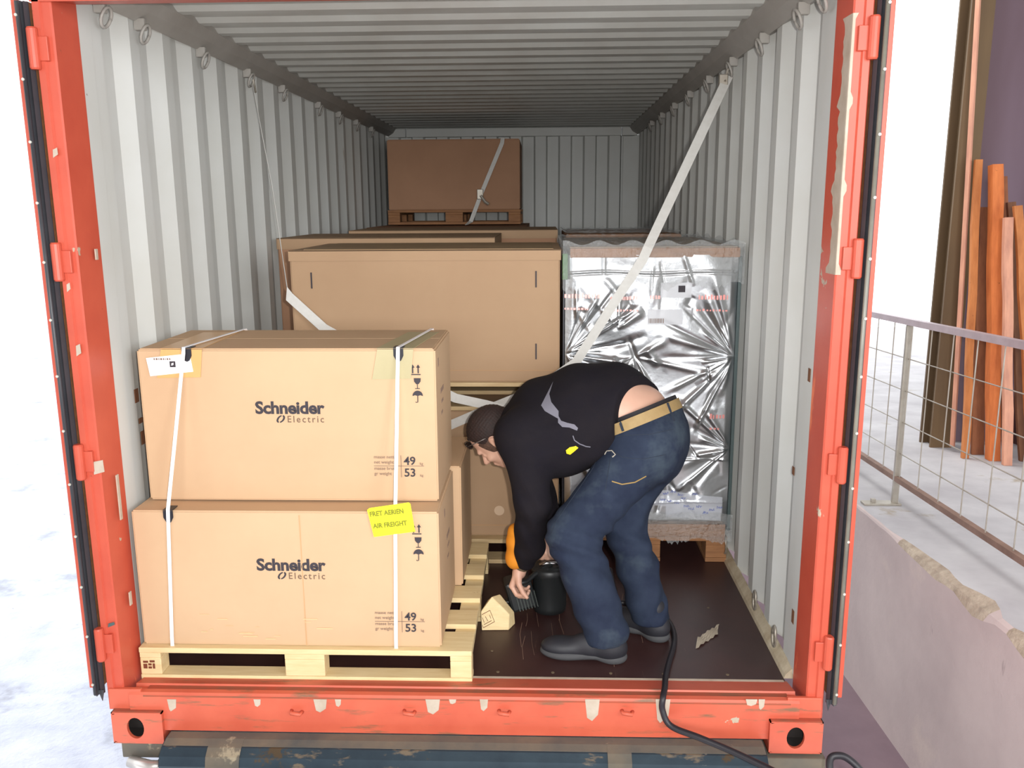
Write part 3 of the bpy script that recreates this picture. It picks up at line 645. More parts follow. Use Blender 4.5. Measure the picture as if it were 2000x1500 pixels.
ff = obj('crumpled_foil_face', vs, fs, foil, cr, smooth=True)
def foil_h(x, z):
    i = int(round((x-CX0)/(CX1-CX0)*(nx-1))); j = int(round((z-CZ0)/(CZ1+.012-CZ0)*(nz-1)))
    return Y[min(max(j, 0), nz-1), min(max(i, 0), nx-1)]
def foil_patch(name, x0, x1, z0, z1, mat, parent=cr, off=.0015, skew=0):
    n, m = max(2, int((x1-x0)/.0035)), max(2, int((z1-z0)/.0035)); vs = []
    for j in range(m+1):
        for i in range(n+1):
            x = x0+(x1-x0)*i/n; z = z0+(z1-z0)*j/m+skew*(x-x0); vs.append((x, foil_h(x, z)-off, z))
    return obj(name, vs, [(j*(n+1)+i, j*(n+1)+i+1, (j+1)*(n+1)+i+1, (j+1)*(n+1)+i) for j in range(m) for i in range(n)], mat, parent, smooth=True)
def P2(u, v): p = at(u, v, 1.195); return p.x, p.z
xa, zb = P2(1290, 582); xb, za = P2(1352, 552); lb1 = foil_patch('white_label', xa, xb, zb, za, label_g)
xa, zb = P2(1325, 571); xb, za = P2(1339, 558); foil_patch('square_symbol', xa, xb, zb, za, ink, lb1, .003)
xa, zb = P2(1264, 634); xb, za = P2(1334, 604); lb2 = foil_patch('barcode_label', xa, xb, zb, za, label_g)
xx = xa+.004
while xx < xa+.075: w = rng.uniform(.001, .004); foil_patch('barcode_bars', xx, xx+w, zb+.006, zb+.030, ink_thin, lb2, .003) if False else None; xx += w+.003
mb = MB(); xx = xa+.006
while xx < xa+.075:
    w = rng.uniform(.001, .004); y = min(foil_h(xx, zb+.008), foil_h(xx, zb+.026))-.0032; mb.box(xx, xx+w, y, y+.0008, zb+.007, zb+.028); xx += w+.003
mb.build('barcode', ink_thin, lb2)
for (u0, u1, v, h) in ((1102, 1170, 577, 5), (1192, 1245, 582, 4), (1270, 1290, 580, 4), (1365, 1422, 580, 5), (1102, 1150, 603, 2), (1192, 1246, 606, 2), (1360, 1422, 606, 2), (1385, 1412, 812, 5), (1385, 1405, 836, 2)):
    u = u0; mb = MB()
    while u < u1:
        w = rng.uniform(2, 5); x0, z0 = P2(u, v+h); x1, z1 = P2(u+w, v-h*rng.uniform(.3, 1)); y = min(foil_h(x0, z0), foil_h(x1, z1), foil_h((x0+x1)/2, (z0+z1)/2))-.001
        mb.box(x0, x1, y, y+.0004, z0, z1); u += w+rng.uniform(1.5, 3.5)
    mb.build('red_foil_print', foil_red, cr)
# clear tape with blue marker scribbles near the bottom
for (u0, v0, u1, v1, sk) in ((1268, 985, 1412, 955, -.12), (1300, 1010, 1408, 984, -.05)):
    xa, zb = P2(u0, v0); xb, za = P2(u1, v1); tp = foil_patch('clear_tape', xa, xb, zb, za, film_tape, cr, .004, sk)
mb = MB()
for (u, v) in ((1282, 962), (1296, 966), (1310, 962), (1324, 968), (1290, 978), (1303, 980), (1318, 984), (1330, 975), (1352, 966), (1360, 990), (1345, 995), (1372, 1002), (1384, 996), (1336, 990), (1400, 992)):
    for k in range(3):
        x0, z0 = P2(u+k*3.4, v); y = foil_h(x0, z0)-.0062; mb.strip([(x0, y, z0), (x0+rng.uniform(-.002, .006), y, z0+rng.uniform(.008, .014)), (x0+.007, y, z0+rng.uniform(0, .006))], .0022, (1, 0, .2), .0006)
mb.build('blue_marker_writing', foil_blue, tp)
# stretch film: crinkled shell round the top and foot of the crate
def film_shell(name, z0, z1, drop, seed, amp=.006):
    r = np.random.default_rng(seed); per = []; 
    for t in np.linspace(0, 1, 90): per.append((CX0-.012+(CX1-CX0+.034)*t, 1.180))
    for t in np.linspace(.02, 1, 60): per.append((CX1+.022, 1.180+t*1.23))
    per = [(CX0-.012, 2.41-t*1.23) for t in np.linspace(0, .98, 60)]+per; m = 16; vs = []
    ph = r.uniform(0, 6, 6)
    for j in range(m+1):
        for i, (x, y) in enumerate(per):
            s = i*.02; w = amp*(math.sin(s*21+ph[0]+j*.9)*.5+math.sin(s*47+ph[1]-j*1.7)*.3+r.uniform(-.25, .25))
            zz = z0+(z1-z0)*j/m
            if j == 0: zz -= drop*(.5+.5*math.sin(s*13+ph[2]))*r.uniform(.3, 1)
            if j == m: zz += drop*.35*(.5+.5*math.sin(s*19+ph[3]))
            cx, cy = (x-.77), (y-1.8); L = math.hypot(cx, cy); front = y < 1.19
            vs.append((x+(0 if front else math.copysign(w, cx)), y-(abs(w) if front else 0), zz))
    n = len(per)
    return obj(name, vs, [(j*n+i, j*n+i+1, (j+1)*n+i+1, (j+1)*n+i) for j in range(m) for i in range(n-1)], film, cr, smooth=False)
film_shell('stretch_film_top', 1.33, 1.492, .06, 3); film_shell('stretch_film_foot', .128, .245, .035, 8, .008)
# film across the top board
r = np.random.default_rng(11); nx2, ny2 = 60, 70; vs = []
for j in range(ny2):
    for i in range(nx2): vs.append((CX0-.012+i/(nx2-1)*(CX1-CX0+.032), 1.182+j/(ny2-1)*1.23, 1.4885+.0045*r.random()+(.012*r.random() if j > ny2-4 else 0)))
obj('stretch_film_lid', vs, [(j*nx2+i, j*nx2+i+1, (j+1)*nx2+i+1, (j+1)*nx2+i) for j in range(ny2-1) for i in range(nx2-1)], film, cr)
c2 = thing('film_wrapped_crate', (.74, 2.6, .126), 'second film wrapped crate hidden behind the silver one, only its dark top showing', 'crate')
MB().box(.42, 1.10, 2.50, 3.62, .1265, 1.498, .01).build('crate_body', card_dark, c2)
r = np.random.default_rng(4); vs = []
for j in range(40):
    for i in range(40): vs.append((.41+i/39*.70, 2.49+j/39*1.14, 1.502+.008*r.random()+(.016*r.random() if i in (0, 39) or j in (0, 39) else 0)))
obj('stretch_film', vs, [(j*40+i, j*40+i+1, (j+1)*40+i+1, (j+1)*40+i) for j in range(39) for i in range(39)], film, c2)
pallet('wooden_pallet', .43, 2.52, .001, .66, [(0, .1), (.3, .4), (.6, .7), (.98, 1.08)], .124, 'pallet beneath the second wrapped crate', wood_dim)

# ------------------------------------------------------------------ lashing straps
def strap(pts, w, label, wd=(0, 0, 1), th=.002, n=1):
    return tag(MB().strip(pts, w, wd, th).build('lashing_strap', web_m, None, pts[0], smooth=False), label, 'strap')
ringR = Vector((1.138, 1.535, 2.245)); ringL = Vector((-1.135, 1.705, 2.245))
a = Vector((.745, 1.172, 1.482)); 
sr = strap([ringR, ringR.lerp(a, .5), a, (.722, 1.163, 1.43), (.614, 1.163, 1.262), (.434, 1.165, .972), (.30, 1.165, .875), (.166, 1.178, .805), (.02, 1.18, .745), (-.119, 1.18, .684), (-.40, 1.17, .56), (-.87, 1.17, .36)], .042,
           'off-white lashing strap running from the right wall ring down across the silver crate', (1, 0, -.3))
mb = MB(); mb.tube([ringR+Vector((-.004, -.01, .03)), ringR+Vector((-.012, 0, 0)), ringR+Vector((-.02, -.02, -.03))], .006, 8)
mb.box(ringR.x-.045, ringR.x-.005, ringR.y-.02, ringR.y+.012, ringR.z-.05, ringR.z+.005, .004); mb.build('strap_hook', galv, sr, smooth=False)
sl_ = strap([ringL, (-.99, 1.45, 1.75), (-.873, 1.20, 1.30), (-.858, 1.176, 1.268), (-.706, 1.17, 1.126), (-.4, 1.17, .952), (-.117, 1.172, .803), (.024, 1.172, .772), (.142, 1.165, .742), (.30, 1.165, .70), (.365, 1.17, .66)], .042,
            'off-white lashing strap running from the left wall ring, crossing the corner of the slotted carton', [(-.36, 1, 0)]*3+[(.4, .2, 1)]*8)
mb = MB(); mb.tube([ringL+Vector((.004, 0, .03)), ringL+Vector((.01, 0, 0)), ringL+Vector((.016, -.012, -.03))], .006, 8); mb.build('strap_hook', galv, sl_)
st = strap([(-.035, 4.47, 2.200), (-.04, 4.462, 2.16), (-.21, 4.462, 1.77), (-.30, 4.462, 1.545), (-.33, 4.40, 1.52)], .032, 'thin off-white strap with a ratchet buckle over the highest brown carton', (1, 0, .3))
mb = MB(); mb.box(-.245, -.195, 4.43, 4.458, 1.72, 1.80, .004).tube([(-.215, 4.43, 1.75), (-.18, 4.42, 1.70), (-.15, 4.42, 1.68)], .012, 8); mb.build('ratchet_buckle', galv, st)

# ------------------------------------------------------------------ small things on the floor
t = thing('wood_wedge', (.07, .52, .001), 'sawn pine block with a burnt stamp lying beside the front pallet', 'wood block')
pr = [(.038, .510), (.142, .524), (.150, .585), (.10, .640), (.045, .625)]
vs = [(.040, .500, .001), (.148, .505, .001), (.172, .560, .001), (.060, .600, .001), (.036, .512, .076), (.080, .530, .132), (.150, .525, .060), (.168, .566, .050), (.110, .585, .118), (.060, .600, .085)]
bm = bmesh.new(); 
for v in vs: bm.verts.new(v)
bmesh.ops.convex_hull(bm, input=bm.verts[:]); bmesh.ops.bevel(bm, geom=bm.edges[:], offset=.002, segments=1, affect='EDGES')
bm.verts.index_update(); obj('block_body', [v.co.copy() for v in bm.verts], [tuple(v.index for v in f.verts) for f in bm.faces], wood_new, t); 
bt = BVHTree.FromBMesh(bm); bm.free()
mb = MB()
def on_block(u, v):
    d = ray(u, v).normalized(); h = bt.ray_cast(CAM, d); return (h[0]-d*.0006) if h[0] is not None else None
for seg in (((936, 1203), (957, 1192)), ((957, 1192), (966, 1214)), ((966, 1214), (944, 1226)), ((944, 1226), (936, 1203)), ((942, 1206), (946, 1216)), ((948, 1204), (953, 1213)), ((956, 1201), (959, 1208)), ((945, 1220), (960, 1212))):
    p = [on_block(seg[0][0]+(seg[1][0]-seg[0][0])*k/4, seg[0][1]+(seg[1][1]-seg[0][1])*k/4) for k in range(5)]
    p = [q for q in p if q is not None]
    if len(p) > 1: mb.strip(p, .0028, (0, 1, .7), .0006)
mb.build('burnt_stamp', stamp_m, t)
vs = []; nn = 10
for j in range(5):
    for i in range(nn): a = i/(nn-1); vs.append((.868+a*.105+.022*j/4, .375+a*.115+.085*j/4-.01*(i % 2)*(j in (0, 4)), .002+.005*abs(math.sin(a*5+j*.6))))
fs = [(j*nn+i, j*nn+i+1, (j+1)*nn+i+1, (j+1)*nn+i) for j in range(4) for i in range(nn-1)]
o = obj('paper_scrap', vs, fs, paper_m, None, (.92, .43, .002)); md = o.modifiers.new('thickness', 'SOLIDIFY'); md.thickness = .0008
tag(o, 'crumpled pale scrap of tape lying on the dark floor right of the worker', 'paper scrap')
hp = catmull([(.60, .74, .012), (.70, .72, .011), (.775, .63, .011), (.800, .52, .011), (.790, .40, .011), (.745, .24, .012), (.722, .15, .013), (.704, .045, .033), (.690, -.012, .030), (.688, -.024, -.01), (.715, -.045, -.055), (.80, -.10, -.060), (.90, -.16, -.070), (1.02, -.26, -.075), (1.12, -.40, -.055), (1.16, -.60, -.050), (1.05, -.75, -.05), (1.12, -.62, -.045), (1.13, -.45, -.02), (1.13, -.37, .045), (1.16, -.36, .062), (1.20, -.37, .045), (1.25, -.42, .0), (1.34, -.6, -.05)], 8)
tag(MB().tube(hp, .0105, 12).build('rubber_hose', cable_m, None, (.79, .46, .001), smooth=True), 'black hose trailing from behind the worker over the orange sill', 'hose')

# the hand tool: black canister beside a finned housing with a bright handle
tl = thing('power_tool', (.29, .66, .001), 'dark power tool with finned housing and round canister at the worker\'s hands', 'power tool')
MB().lathe([(.058, .001), (.068, .006), (.071, .03), (.070, .16), (.074, .168), (.074, .192), (.066, .200), (.02, .204)], (.312, .69, .001), n=36).build('canister', tool_m, tl, smooth=True)
Rt = Matrix.Rotation(math.radians(-14), 3, 'Y') @ Matrix.Rotation(math.radians(8), 3, 'Z')
hs = MB().box(.135, .245, .60, .70, .035, .165, .012, Rt, (.19, .65, .1)).build('finned_housing', tool_m, tl)
for k in range(7): MB().box(.168+k*.0125, .1715+k*.0125, .593, .604, .040, .112, 0, Rt, (.19, .65, .1)).build('cooling_fin', tool_fin, hs)
MB().tube([(.17, .60, .155), (.185, .585, .165), (.215, .60, .165), (.25, .64, .18), (.32, .67, .215)], .011, 10).build('grip_bar', tool_m, tl, smooth=True)
MB().lathe([(.004, -.006), (.014, -.004), (.014, .004), (.006, .008)], (.187, .574, .163), 'y', 18).build('chrome_knob', chrome, tl, smooth=True)
MB().tube([(.27, .66, .214), (.30, .66, .222), (.36, .67, .216)], .008, 8).build('chrome_fitting', chrome, tl, smooth=True)
MB().tube([(.38, .70, .192), (.45, .72, .185), (.53, .74, .182)], [.012, .008, .013], 10).build('brass_air_coupling', galv, tl, smooth=True)
MB().tube([(.53, .74, .182), (.57, .76, .15), (.59, .76, .06), (.60, .745, .013)], .010, 10).build('air_pipe', cable_m, tl, smooth=True)
MB().box(.128, .150, .64, .68, .02, .06, .005).build('foot_pad', tool_m, tl)

# trailer beam under the sill
tb = thing('trailer_beam', (0, -.06, -.30), 'dark blue worn steel trailer beam running beneath the orange sill', 'bumper beam')
MB().ext([(.20, -.175), (.20, -.168), (-.012, -.126), (-.050, -.126), (-.085, -.136), (-.110, -.155), (-.120, -.185), (-.115, -.215), (-.095, -.240), (-.06, -.25), (.15, -.25)][::-1], 'x', -1.015, 1.03).build('beam_body', bluesteel, tb)
MB().ext([(-.011, -.1250), (-.050, -.1250), (-.078, -.1325), (-.080, -.1335), (-.05, -.1265), (-.011, -.1265)][::-1], 'x', -1.012, 1.028).build('grimy_top', beam_top, tb)
for x0, x1, m in ((-.855, -.74, beam_top), (.50, .58, beam_top)):
    MB().ext([(-.05, -.1240), (-.087, -.134), (-.112, -.153), (-.122, -.185), (-.117, -.215), (-.114, -.215), (-.119, -.185), (-.109, -.155), (-.085, -.1365), (-.05, -.1262)][::-1], 'x', x0, x1).build('bare_steel_patch', m, tb)
MB().box(-1.19, -.98, -.02, .15, -.225, -.167, .004).build('end_bracket', beam_top, tb)
MB().box(1.00, 1.24, -.04, .15, -.235, -.174, .004).build('end_bracket', beam_top, tb)
MB().box(-.9, .9, -.03, .2, -.42, -.252, .01).build('under_frame', cable_m, tb)
mb = MB().tube([(-1.16, -.03, -.232), (-1.08, -.05, -.238), (-1.03, -.045, -.235)], [.02, .022, .016], 12); mb.build('twist_lock_handle', silverlock, tb, smooth=True)
MB().tube([(-1.05, -.02, -.235), (-1.09, -.03, -.29), (-1.13, -.03, -.34)], .014, 8).build('twist_lock_lever', beam_top, tb)

# ------------------------------------------------------------------ railing and lumber on the dock
def dk(x, y, h=0): return Vector((x, y, sl_z(.12, y)+h))
rl = thing('guard_railing', dk(2.40, 2.34), 'grey metal guard railing with wire mesh on the concrete dock', 'railing')
RX = 2.40
MB().strip([dk(RX, .6, 1.105), dk(RX, 2.34, 1.105), dk(RX, 7.5, 1.105)], .04, (1, 0, 0), .035).build('top_rail', galv_lilac, rl)
MB().strip([dk(RX, .6, .165), dk(RX, 7.5, .165)], .035, (1, 0, 0), .03).build('bottom_rail', rust_rail, rl)
for y in (2.34, 4.84, 7.3, .65):
    po = MB().box(RX-.018, RX+.018, y-.012, y+.012, sl_z(.12, y), sl_z(.12, y)+1.086, .003).build('post', galv, rl)
    if y == 2.34: MB().box(2.21, RX+.03, y-.035, y+.035, sl_z(.12, y)+.0005, sl_z(.12, y)+.014, .003).box(2.26, 2.285, y-.012, y+.012, sl_z(.12, y)+.01, sl_z(.12, y)+.035).build('foot_plate', galv, po)
y = .8
while y < 7.4:
    MB().tube([dk(RX, y, .175), dk(RX, y, 1.09)], .0032, 6).build('mesh_wire', galv, rl); y += .25
for h in (.32, .51, .70, .89): MB().tube([dk(RX+.004, .62, h), dk(RX+.004, 7.45, h)], .0032, 6).build('mesh_wire', galv, rl)
def board(u0, v0, u1, v1, Y, w, d, m, label):
    b0, b1 = at(u0, v0, Y), at(u1, v1, Y+.25); zf = sl_z(.12, Y)+.002
    b0.z = zf
    vs = []; ax = (b1-b0); L = ax.length; t = ax.normalized(); wx = Vector((0, 1, 0)).cross(t).normalized(); wy = t.cross(wx)
    n = 9
    for k in range(n+1):
        p = b0+ax*k/n+Vector((.004*math.sin(k*1.7+u0), 0, 0))
        for a, b in ((-1, -1), (1, -1), (1, 1), (-1, 1)): vs.append(p+wx*a*w/2*(1+.04*math.sin(k*2.3+v1))+wy*b*d/2)
    for q in vs[:4]: q.z = zf
    fs = [(i*4+j, i*4+(j+1) % 4, (i+1)*4+(j+1) % 4, (i+1)*4+j) for i in range(n) for j in range(4)]+[(3, 2, 1, 0), (n*4, n*4+1, n*4+2, n*4+3)]
    return tag(obj('timber_plank', vs, fs, m, None, b0), label, 'plank', 'planks leaning by the column')
board(1884, 905, 1910, 312, 3.50, .050, .03, lumber[0], 'narrow amber plank, leftmost of the leaning planks right of the batten')
board(1905, 910, 1925, 405, 3.62, .085, .03, lumber[2], 'shaded brown plank standing behind the two front amber ones')
board(1936, 915, 1945, 322, 3.45, .075, .07, lumber[1], 'thick bright orange beam, tallest of the leaning timbers')
board(1962, 920, 1958, 345, 3.58, .06, .03, lumber[2], 'brown plank leaning just behind the tall orange beam')
board(1965, 930, 1968, 425, 3.30, .060, .035, lumber[3], 'short pale knotty plank leaning in front of the others')
board(1993, 935, 1975, 395, 3.42, .055, .03, lumber[4], 'dark stained plank tilting left behind the knotty one')
board(2012, 938, 1988, 402, 3.30, .055, .03, lumber[0], 'amber plank tilting left at the right end of the row')
o = MB().ext([(3.05, 2.30), (3.09, 2.27), (3.14, 2.95), (3.10, 3.05)], 'z', -.118, -.105)
#PERSON#

# ------------------------------------------------------------------ the worker (implicit surfaces meshed with OpenVDB)
import openvdb
class SDF:
    def __init__(s, lo, hi, h):
        s.lo = np.array(lo, float); s.h = h; s.n = np.ceil((np.array(hi)-s.lo)/h).astype(int)+1; s.a = np.full(s.n, .08, np.float32)
    def sub(s, lo, hi):
        i0 = np.clip(np.floor((np.array(lo)-s.lo)/s.h).astype(int), 0, s.n); i1 = np.clip(np.ceil((np.array(hi)-s.lo)/s.h).astype(int)+1, 0, s.n)
        sl = tuple(slice(a, b) for a, b in zip(i0, i1))
        g = np.meshgrid(*[(s.lo[k]+s.h*np.arange(i0[k], i1[k])).astype(np.float32) for k in range(3)], indexing='ij'); return sl, g
    def put(s, lo, hi, fn, k=.02, op='u'):
        m = .05; sl, g = s.sub(np.array(lo)-m, np.array(hi)+m)
        if 0 in g[0].shape: return
        d = fn(*g); a = s.a[sl]
        if op == 'u': h = np.clip(.5+.5*(a-d)/k, 0, 1); s.a[sl] = a*(1-h)+d*h-k*h*(1-h)
        elif op == 'cut': h = np.clip(.5-.5*(a+d)/k, 0, 1); s.a[sl] = a*(1-h)-d*h+k*h*(1-h)
    def cone(s, A, B, ra, rb, k=.02, op='u'):
        A, B = np.array(A, float), np.array(B, float); ab = B-A; L2 = max(1e-9, ab@ab); R = max(ra, rb)
        def fn(x, y, z):
            px, py, pz = x-A[0], y-A[1], z-A[2]; t = np.clip((px*ab[0]+py*ab[1]+pz*ab[2])/L2, 0, 1)
            return np.sqrt((px-ab[0]*t)**2+(py-ab[1]*t)**2+(pz-ab[2]*t)**2)-(ra+(rb-ra)*t)
        s.put(np.minimum(A, B)-R, np.maximum(A, B)+R, fn, k, op)
    def ell(s, c, r, ax=None, k=.02, op='u'):
        c, r = np.array(c, float), np.array(r, float); ax = np.eye(3) if ax is None else np.array([np.array(a)/np.linalg.norm(a) for a in ax])
        def fn(x, y, z):
            p = [x-c[0], y-c[1], z-c[2]]; q = [sum(ax[i][j]*p[j] for j in range(3))/r[i] for i in range(3)]
            n = np.sqrt(q[0]**2+q[1]**2+q[2]**2); n2 = np.sqrt((q[0]/r[0])**2+(q[1]/r[1])**2+(q[2]/r[2])**2)+1e-6
            return n*(n-1)/n2
        s.put(c-r.max(), c+r.max(), fn, k, op)
    def etube(s, N, k=.03):                            # N: (centre, lateral axis, half-width, half-depth)
        for (c0, l0, a0, b0), (c1, l1, a1, b1) in zip(N, N[1:]):
            c0, c1 = np.array(c0, float), np.array(c1, float); ab = c1-c0; L = np.linalg.norm(ab); t_ = ab/L
            l = np.array(l0, float)+np.array(l1, float); l -= t_*(l@t_); l /= np.linalg.norm(l); f = np.cross(t_, l); R = max(a0, a1, b0, b1)
            def fn(x, y, z):
                p = (x-c0[0], y-c0[1], z-c0[2]); s_ = p[0]*t_[0]+p[1]*t_[1]+p[2]*t_[2]; t = np.clip(s_/L, 0, 1)
                a, b = a0+(a1-a0)*t, b0+(b1-b0)*t; u = (p[0]*l[0]+p[1]*l[1]+p[2]*l[2])/a; v = (p[0]*f[0]+p[1]*f[1]+p[2]*f[2])/b; w = (s_-t*L)/np.minimum(a, b)
                return (np.sqrt(u*u+v*v+w*w)-1)*np.minimum(a, b)
            s.put(np.minimum(c0, c1)-R, np.maximum(c0, c1)+R, fn, k)
    def plane_cut(s, p, n, k=.004, lo=None, hi=None):  # keep the side n points to
        n = np.array(n, float)/np.linalg.norm(n); p = np.array(p, float)
        lo = s.lo if lo is None else lo; hi = s.lo+s.h*(s.n-1) if hi is None else hi
        sl, g = s.sub(lo, hi); d = -((g[0]-p[0])*n[0]+(g[1]-p[1])*n[1]+(g[2]-p[2])*n[2]); s.a[sl] = np.maximum(s.a[sl], d)
    def warp(s, fn):
        sl, g = s.sub(s.lo, s.lo+s.h*(s.n-1)); s.a += fn(*g).astype(np.float32)
    def mesh(s, iso=0):
        g = openvdb.FloatGrid(.02); g.copyFromArray(np.clip(s.a, -.02, .02), tolerance=0)
        p, q = g.convertToQuads(isovalue=iso); return p*s.h+s.lo, q
def person_part(name, sdf, mat, parent, iso=0, smooth=2):
    p, q = sdf.mesh(iso); o = obj(name, p, [tuple(int(i) for i in f[::-1]) for f in q], mat, parent, smooth=True)
    bm = bmesh.new(); bm.from_mesh(o.data); bmesh.ops.recalc_face_normals(bm, faces=bm.faces)
    for _ in range(smooth): bmesh.ops.smooth_vert(bm, verts=bm.verts, factor=.5, use_axis_x=True, use_axis_y=True, use_axis_z=True)
    bm.to_mesh(o.data); bm.free(); return o
def bvh(*os_):
    vs, fs = [], []
    for o in os_:
        w = wloc(o); n = len(vs); vs += [v.co+w for v in o.data.vertices]; fs += [tuple(i+n for i in p.vertices) for p in o.data.polygons]
    return BVHTree.FromPolygons(vs, fs)
man = thing('person', (.5, .38, .001), 'man in a black fleece and blue jeans bent over between the cartons, gripping a tool', 'person')
LAT = (-.15, -.93, -.28)
spine = [((.68, .60, .76), (-.5, -.83, -.1), .150, .115), ((.655, .62, .86), (-.5, -.83, -.12), .155, .118), ((.56, .63, .918), (-.35, -.9, -.2), .155, .113),
         ((.43, .64, .910), (-.2, -.93, -.3), .165, .114), ((.28, .66, .852), LAT, .170, .108), ((.20, .68, .800), LAT, .11, .085)]
LS, LE, LW = (.215, .505, .80), (.245, .47, .545), (.207, .570, .265)
RS, RE, RW = (.25, .82, .82), (.245, .86, .58), (.30, .80, .31)
LH, LK, LA = (.655, .50, .745), (.392, .365, .462), (.520, .300, .10)
RH, RK, RA = (.755, .67, .765), (.600, .600, .440), (.706, .460, .10)
HC = np.array((.088, .705, .750)); HU = np.array((-.80, .03, .60)); HU /= np.linalg.norm(HU)
HF = np.array((-.60, .10, -.80)); HF -= HU*(HF@HU); HF /= np.linalg.norm(HF); HL = np.cross(HU, HF)
if HL[1] > 0: HL = -HL
def hp_(f, u, l): return HC+HF*f+HU*u+HL*l
# --- skin: one continuous body
b = SDF((-.10, .20, .02), (.92, 1.06, 1.12), .004)
b.etube([(c, l, a-.014, d-.014) for c, l, a, d in spine], .04)
b.ell((.690, .52, .79), (.085, .085, .09), k=.05); b.ell((.745, .64, .79), (.085, .085, .09), k=.05)
for A, B, C2, r in ((LS, LE, LW, 1), (RS, RE, RW, 1)): b.cone(A, B, .052, .038, .03); b.cone(B, C2, .040, .026, .015)
for A, B, C2 in ((LH, LK, LA), (RH, RK, RA)): b.cone(A, B, .085, .055, .04); b.cone(B, C2, .055, .035, .02)
b.cone((.215, .68, .805), hp_(-.045, -.05, 0), .062, .055, .03)                                   # neck
b.ell(hp_(-.012, .028, 0), (.100, .090, .076), (HF, HU, HL), .02)                                # cranium
b.ell(hp_(.030, -.045, 0), (.062, .072, .056), (HF, HU, HL), .03)                                # face
b.cone(hp_(.062, -.098, 0), hp_(.02, -.095, .035), .020, .018, .02); b.cone(hp_(.02, -.095, .038), hp_(-.02, -.05, .055), .017, .016, .02)  # jaw
b.cone(hp_(.02, -.095, -.038), hp_(-.02, -.05, -.055), .017, .016, .02); b.cone(hp_(.062, -.098, 0), hp_(.02, -.095, -.035), .020, .018, .02)
b.cone(hp_(.088, -.006, 0), hp_(.112, -.040, 0), .008, .012, .010); b.ell(hp_(.094, -.044, 0), (.017, .010, .017), (HF, HU, HL), .008)      # nose
b.cone(hp_(.083, .008, .030), hp_(.088, .008, -.030), .012, .012, .012)                          # brow
for s_ in (-1, 1):
    b.ell(hp_(.088, -.012, .031*s_), (.010, .010, .013), (HF, HU, HL), .008, 'cut'); b.ell(hp_(.076, -.013, .030*s_), (.012, .010, .013), (HF, HU, HL), .003)
    b.ell(hp_(.066, -.040, .036*s_), (.022, .016, .018), (HF, HU, HL), .014)                      # cheek
    b.ell(hp_(-.008, -.014, .080*s_), (.019, .032, .008), (HF*.95-HL*s_*.3, HU, HL+HF*.3*s_), .006); b.ell(hp_(-.003, -.010, .088*s_), (.009, .017, .006), (HF, HU, HL), .004, 'cut')
    b.ell(hp_(-.004, -.040, .078*s_), (.008, .010, .006), (HF, HU, HL), .006)
b.cone(hp_(.086, -.070, .018), hp_(.086, -.070, -.018), .0075, .0075, .005); b.cone(hp_(.083, -.082, .015), hp_(.083, -.082, -.015), .008, .008, .005)
# --- hands
def hand(wr, kn, side, curl, thumbdir, grip):
    """wr wrist, kn centre of the knuckles, side = direction index->little, curl = palm-ward direction"""
    wr, kn, side, curl = [np.array(a, float) for a in (wr, kn, side, curl)]; fw = kn-wr; L = np.linalg.norm(fw); fw /= L
    side -= fw*(side@fw); side /= np.linalg.norm(side); pn = np.cross(fw, side); pn *= np.sign(pn@curl)
    b.cone(wr-fw*.03, wr+fw*.02, .027, .028, .015)
    for i in range(4):
        q = (i-1.5)*.0195; kp = kn+side*q+fw*(.004 if i in (1, 2) else -.004); b.cone(wr+fw*.018+side*q*.6, kp, .0150, .0118, .010)
        ln = (.040, .045, .041, .032)[i]; d1 = fw*math.cos(grip[0])+pn*math.sin(grip[0]); d2 = fw*math.cos(grip[1])+pn*math.sin(grip[1]); d3 = fw*math.cos(grip[2])+pn*math.sin(grip[2])
        p1 = kp+d1*ln; p2 = p1+d2*ln*.68; p3 = p2+d3*ln*.5
        b.cone(kp, p1, .0105, .0092, .003); b.cone(p1, p2, .0092, .0083, .0015); b.cone(p2, p3, .0083, .0070, .0015)
    t0 = wr+fw*.026-side*.024; td = np.array(thumbdir, float); td /= np.linalg.norm(td); t1 = t0+td*.036; t2 = t1+(td*.75+fw*.3+pn*.5)*.030; t3 = t2+(td*.3+fw*.2+pn*.8)*.022
    b.cone(wr+fw*.01-side*.012, t1, .017, .0120, .010); b.cone(t1, t2, .0115, .0100, .002); b.cone(t2, t3, .0100, .0078, .0015)
hand((.194, .583, .232), (.170, .588, .158), (.35, .80, -.2), (.9, -.2, -.3), (.35, -.6, -.75), (.95, 2.0, 2.9))
hand((.325, .785, .285), (.322, .745, .225), (.8, .3, -.3), (-.3, -.5, -.8), (-.8, -.5, -.2), (.9, 2.0, 2.9))
body = person_part('body', b, skin, man)
bb = bvh(body)
# ear flush, eye detail
def surf(bv, pts, off=.0012):
    out = []
    for (u, v) in pts:
        d = ray(u, v).normalized(); h = bv.ray_cast(CAM, d)
        out.append((h[0]+h[1]*(off if h[1].dot(d) < 0 else -off)) if h[0] is not None else None)
    return out
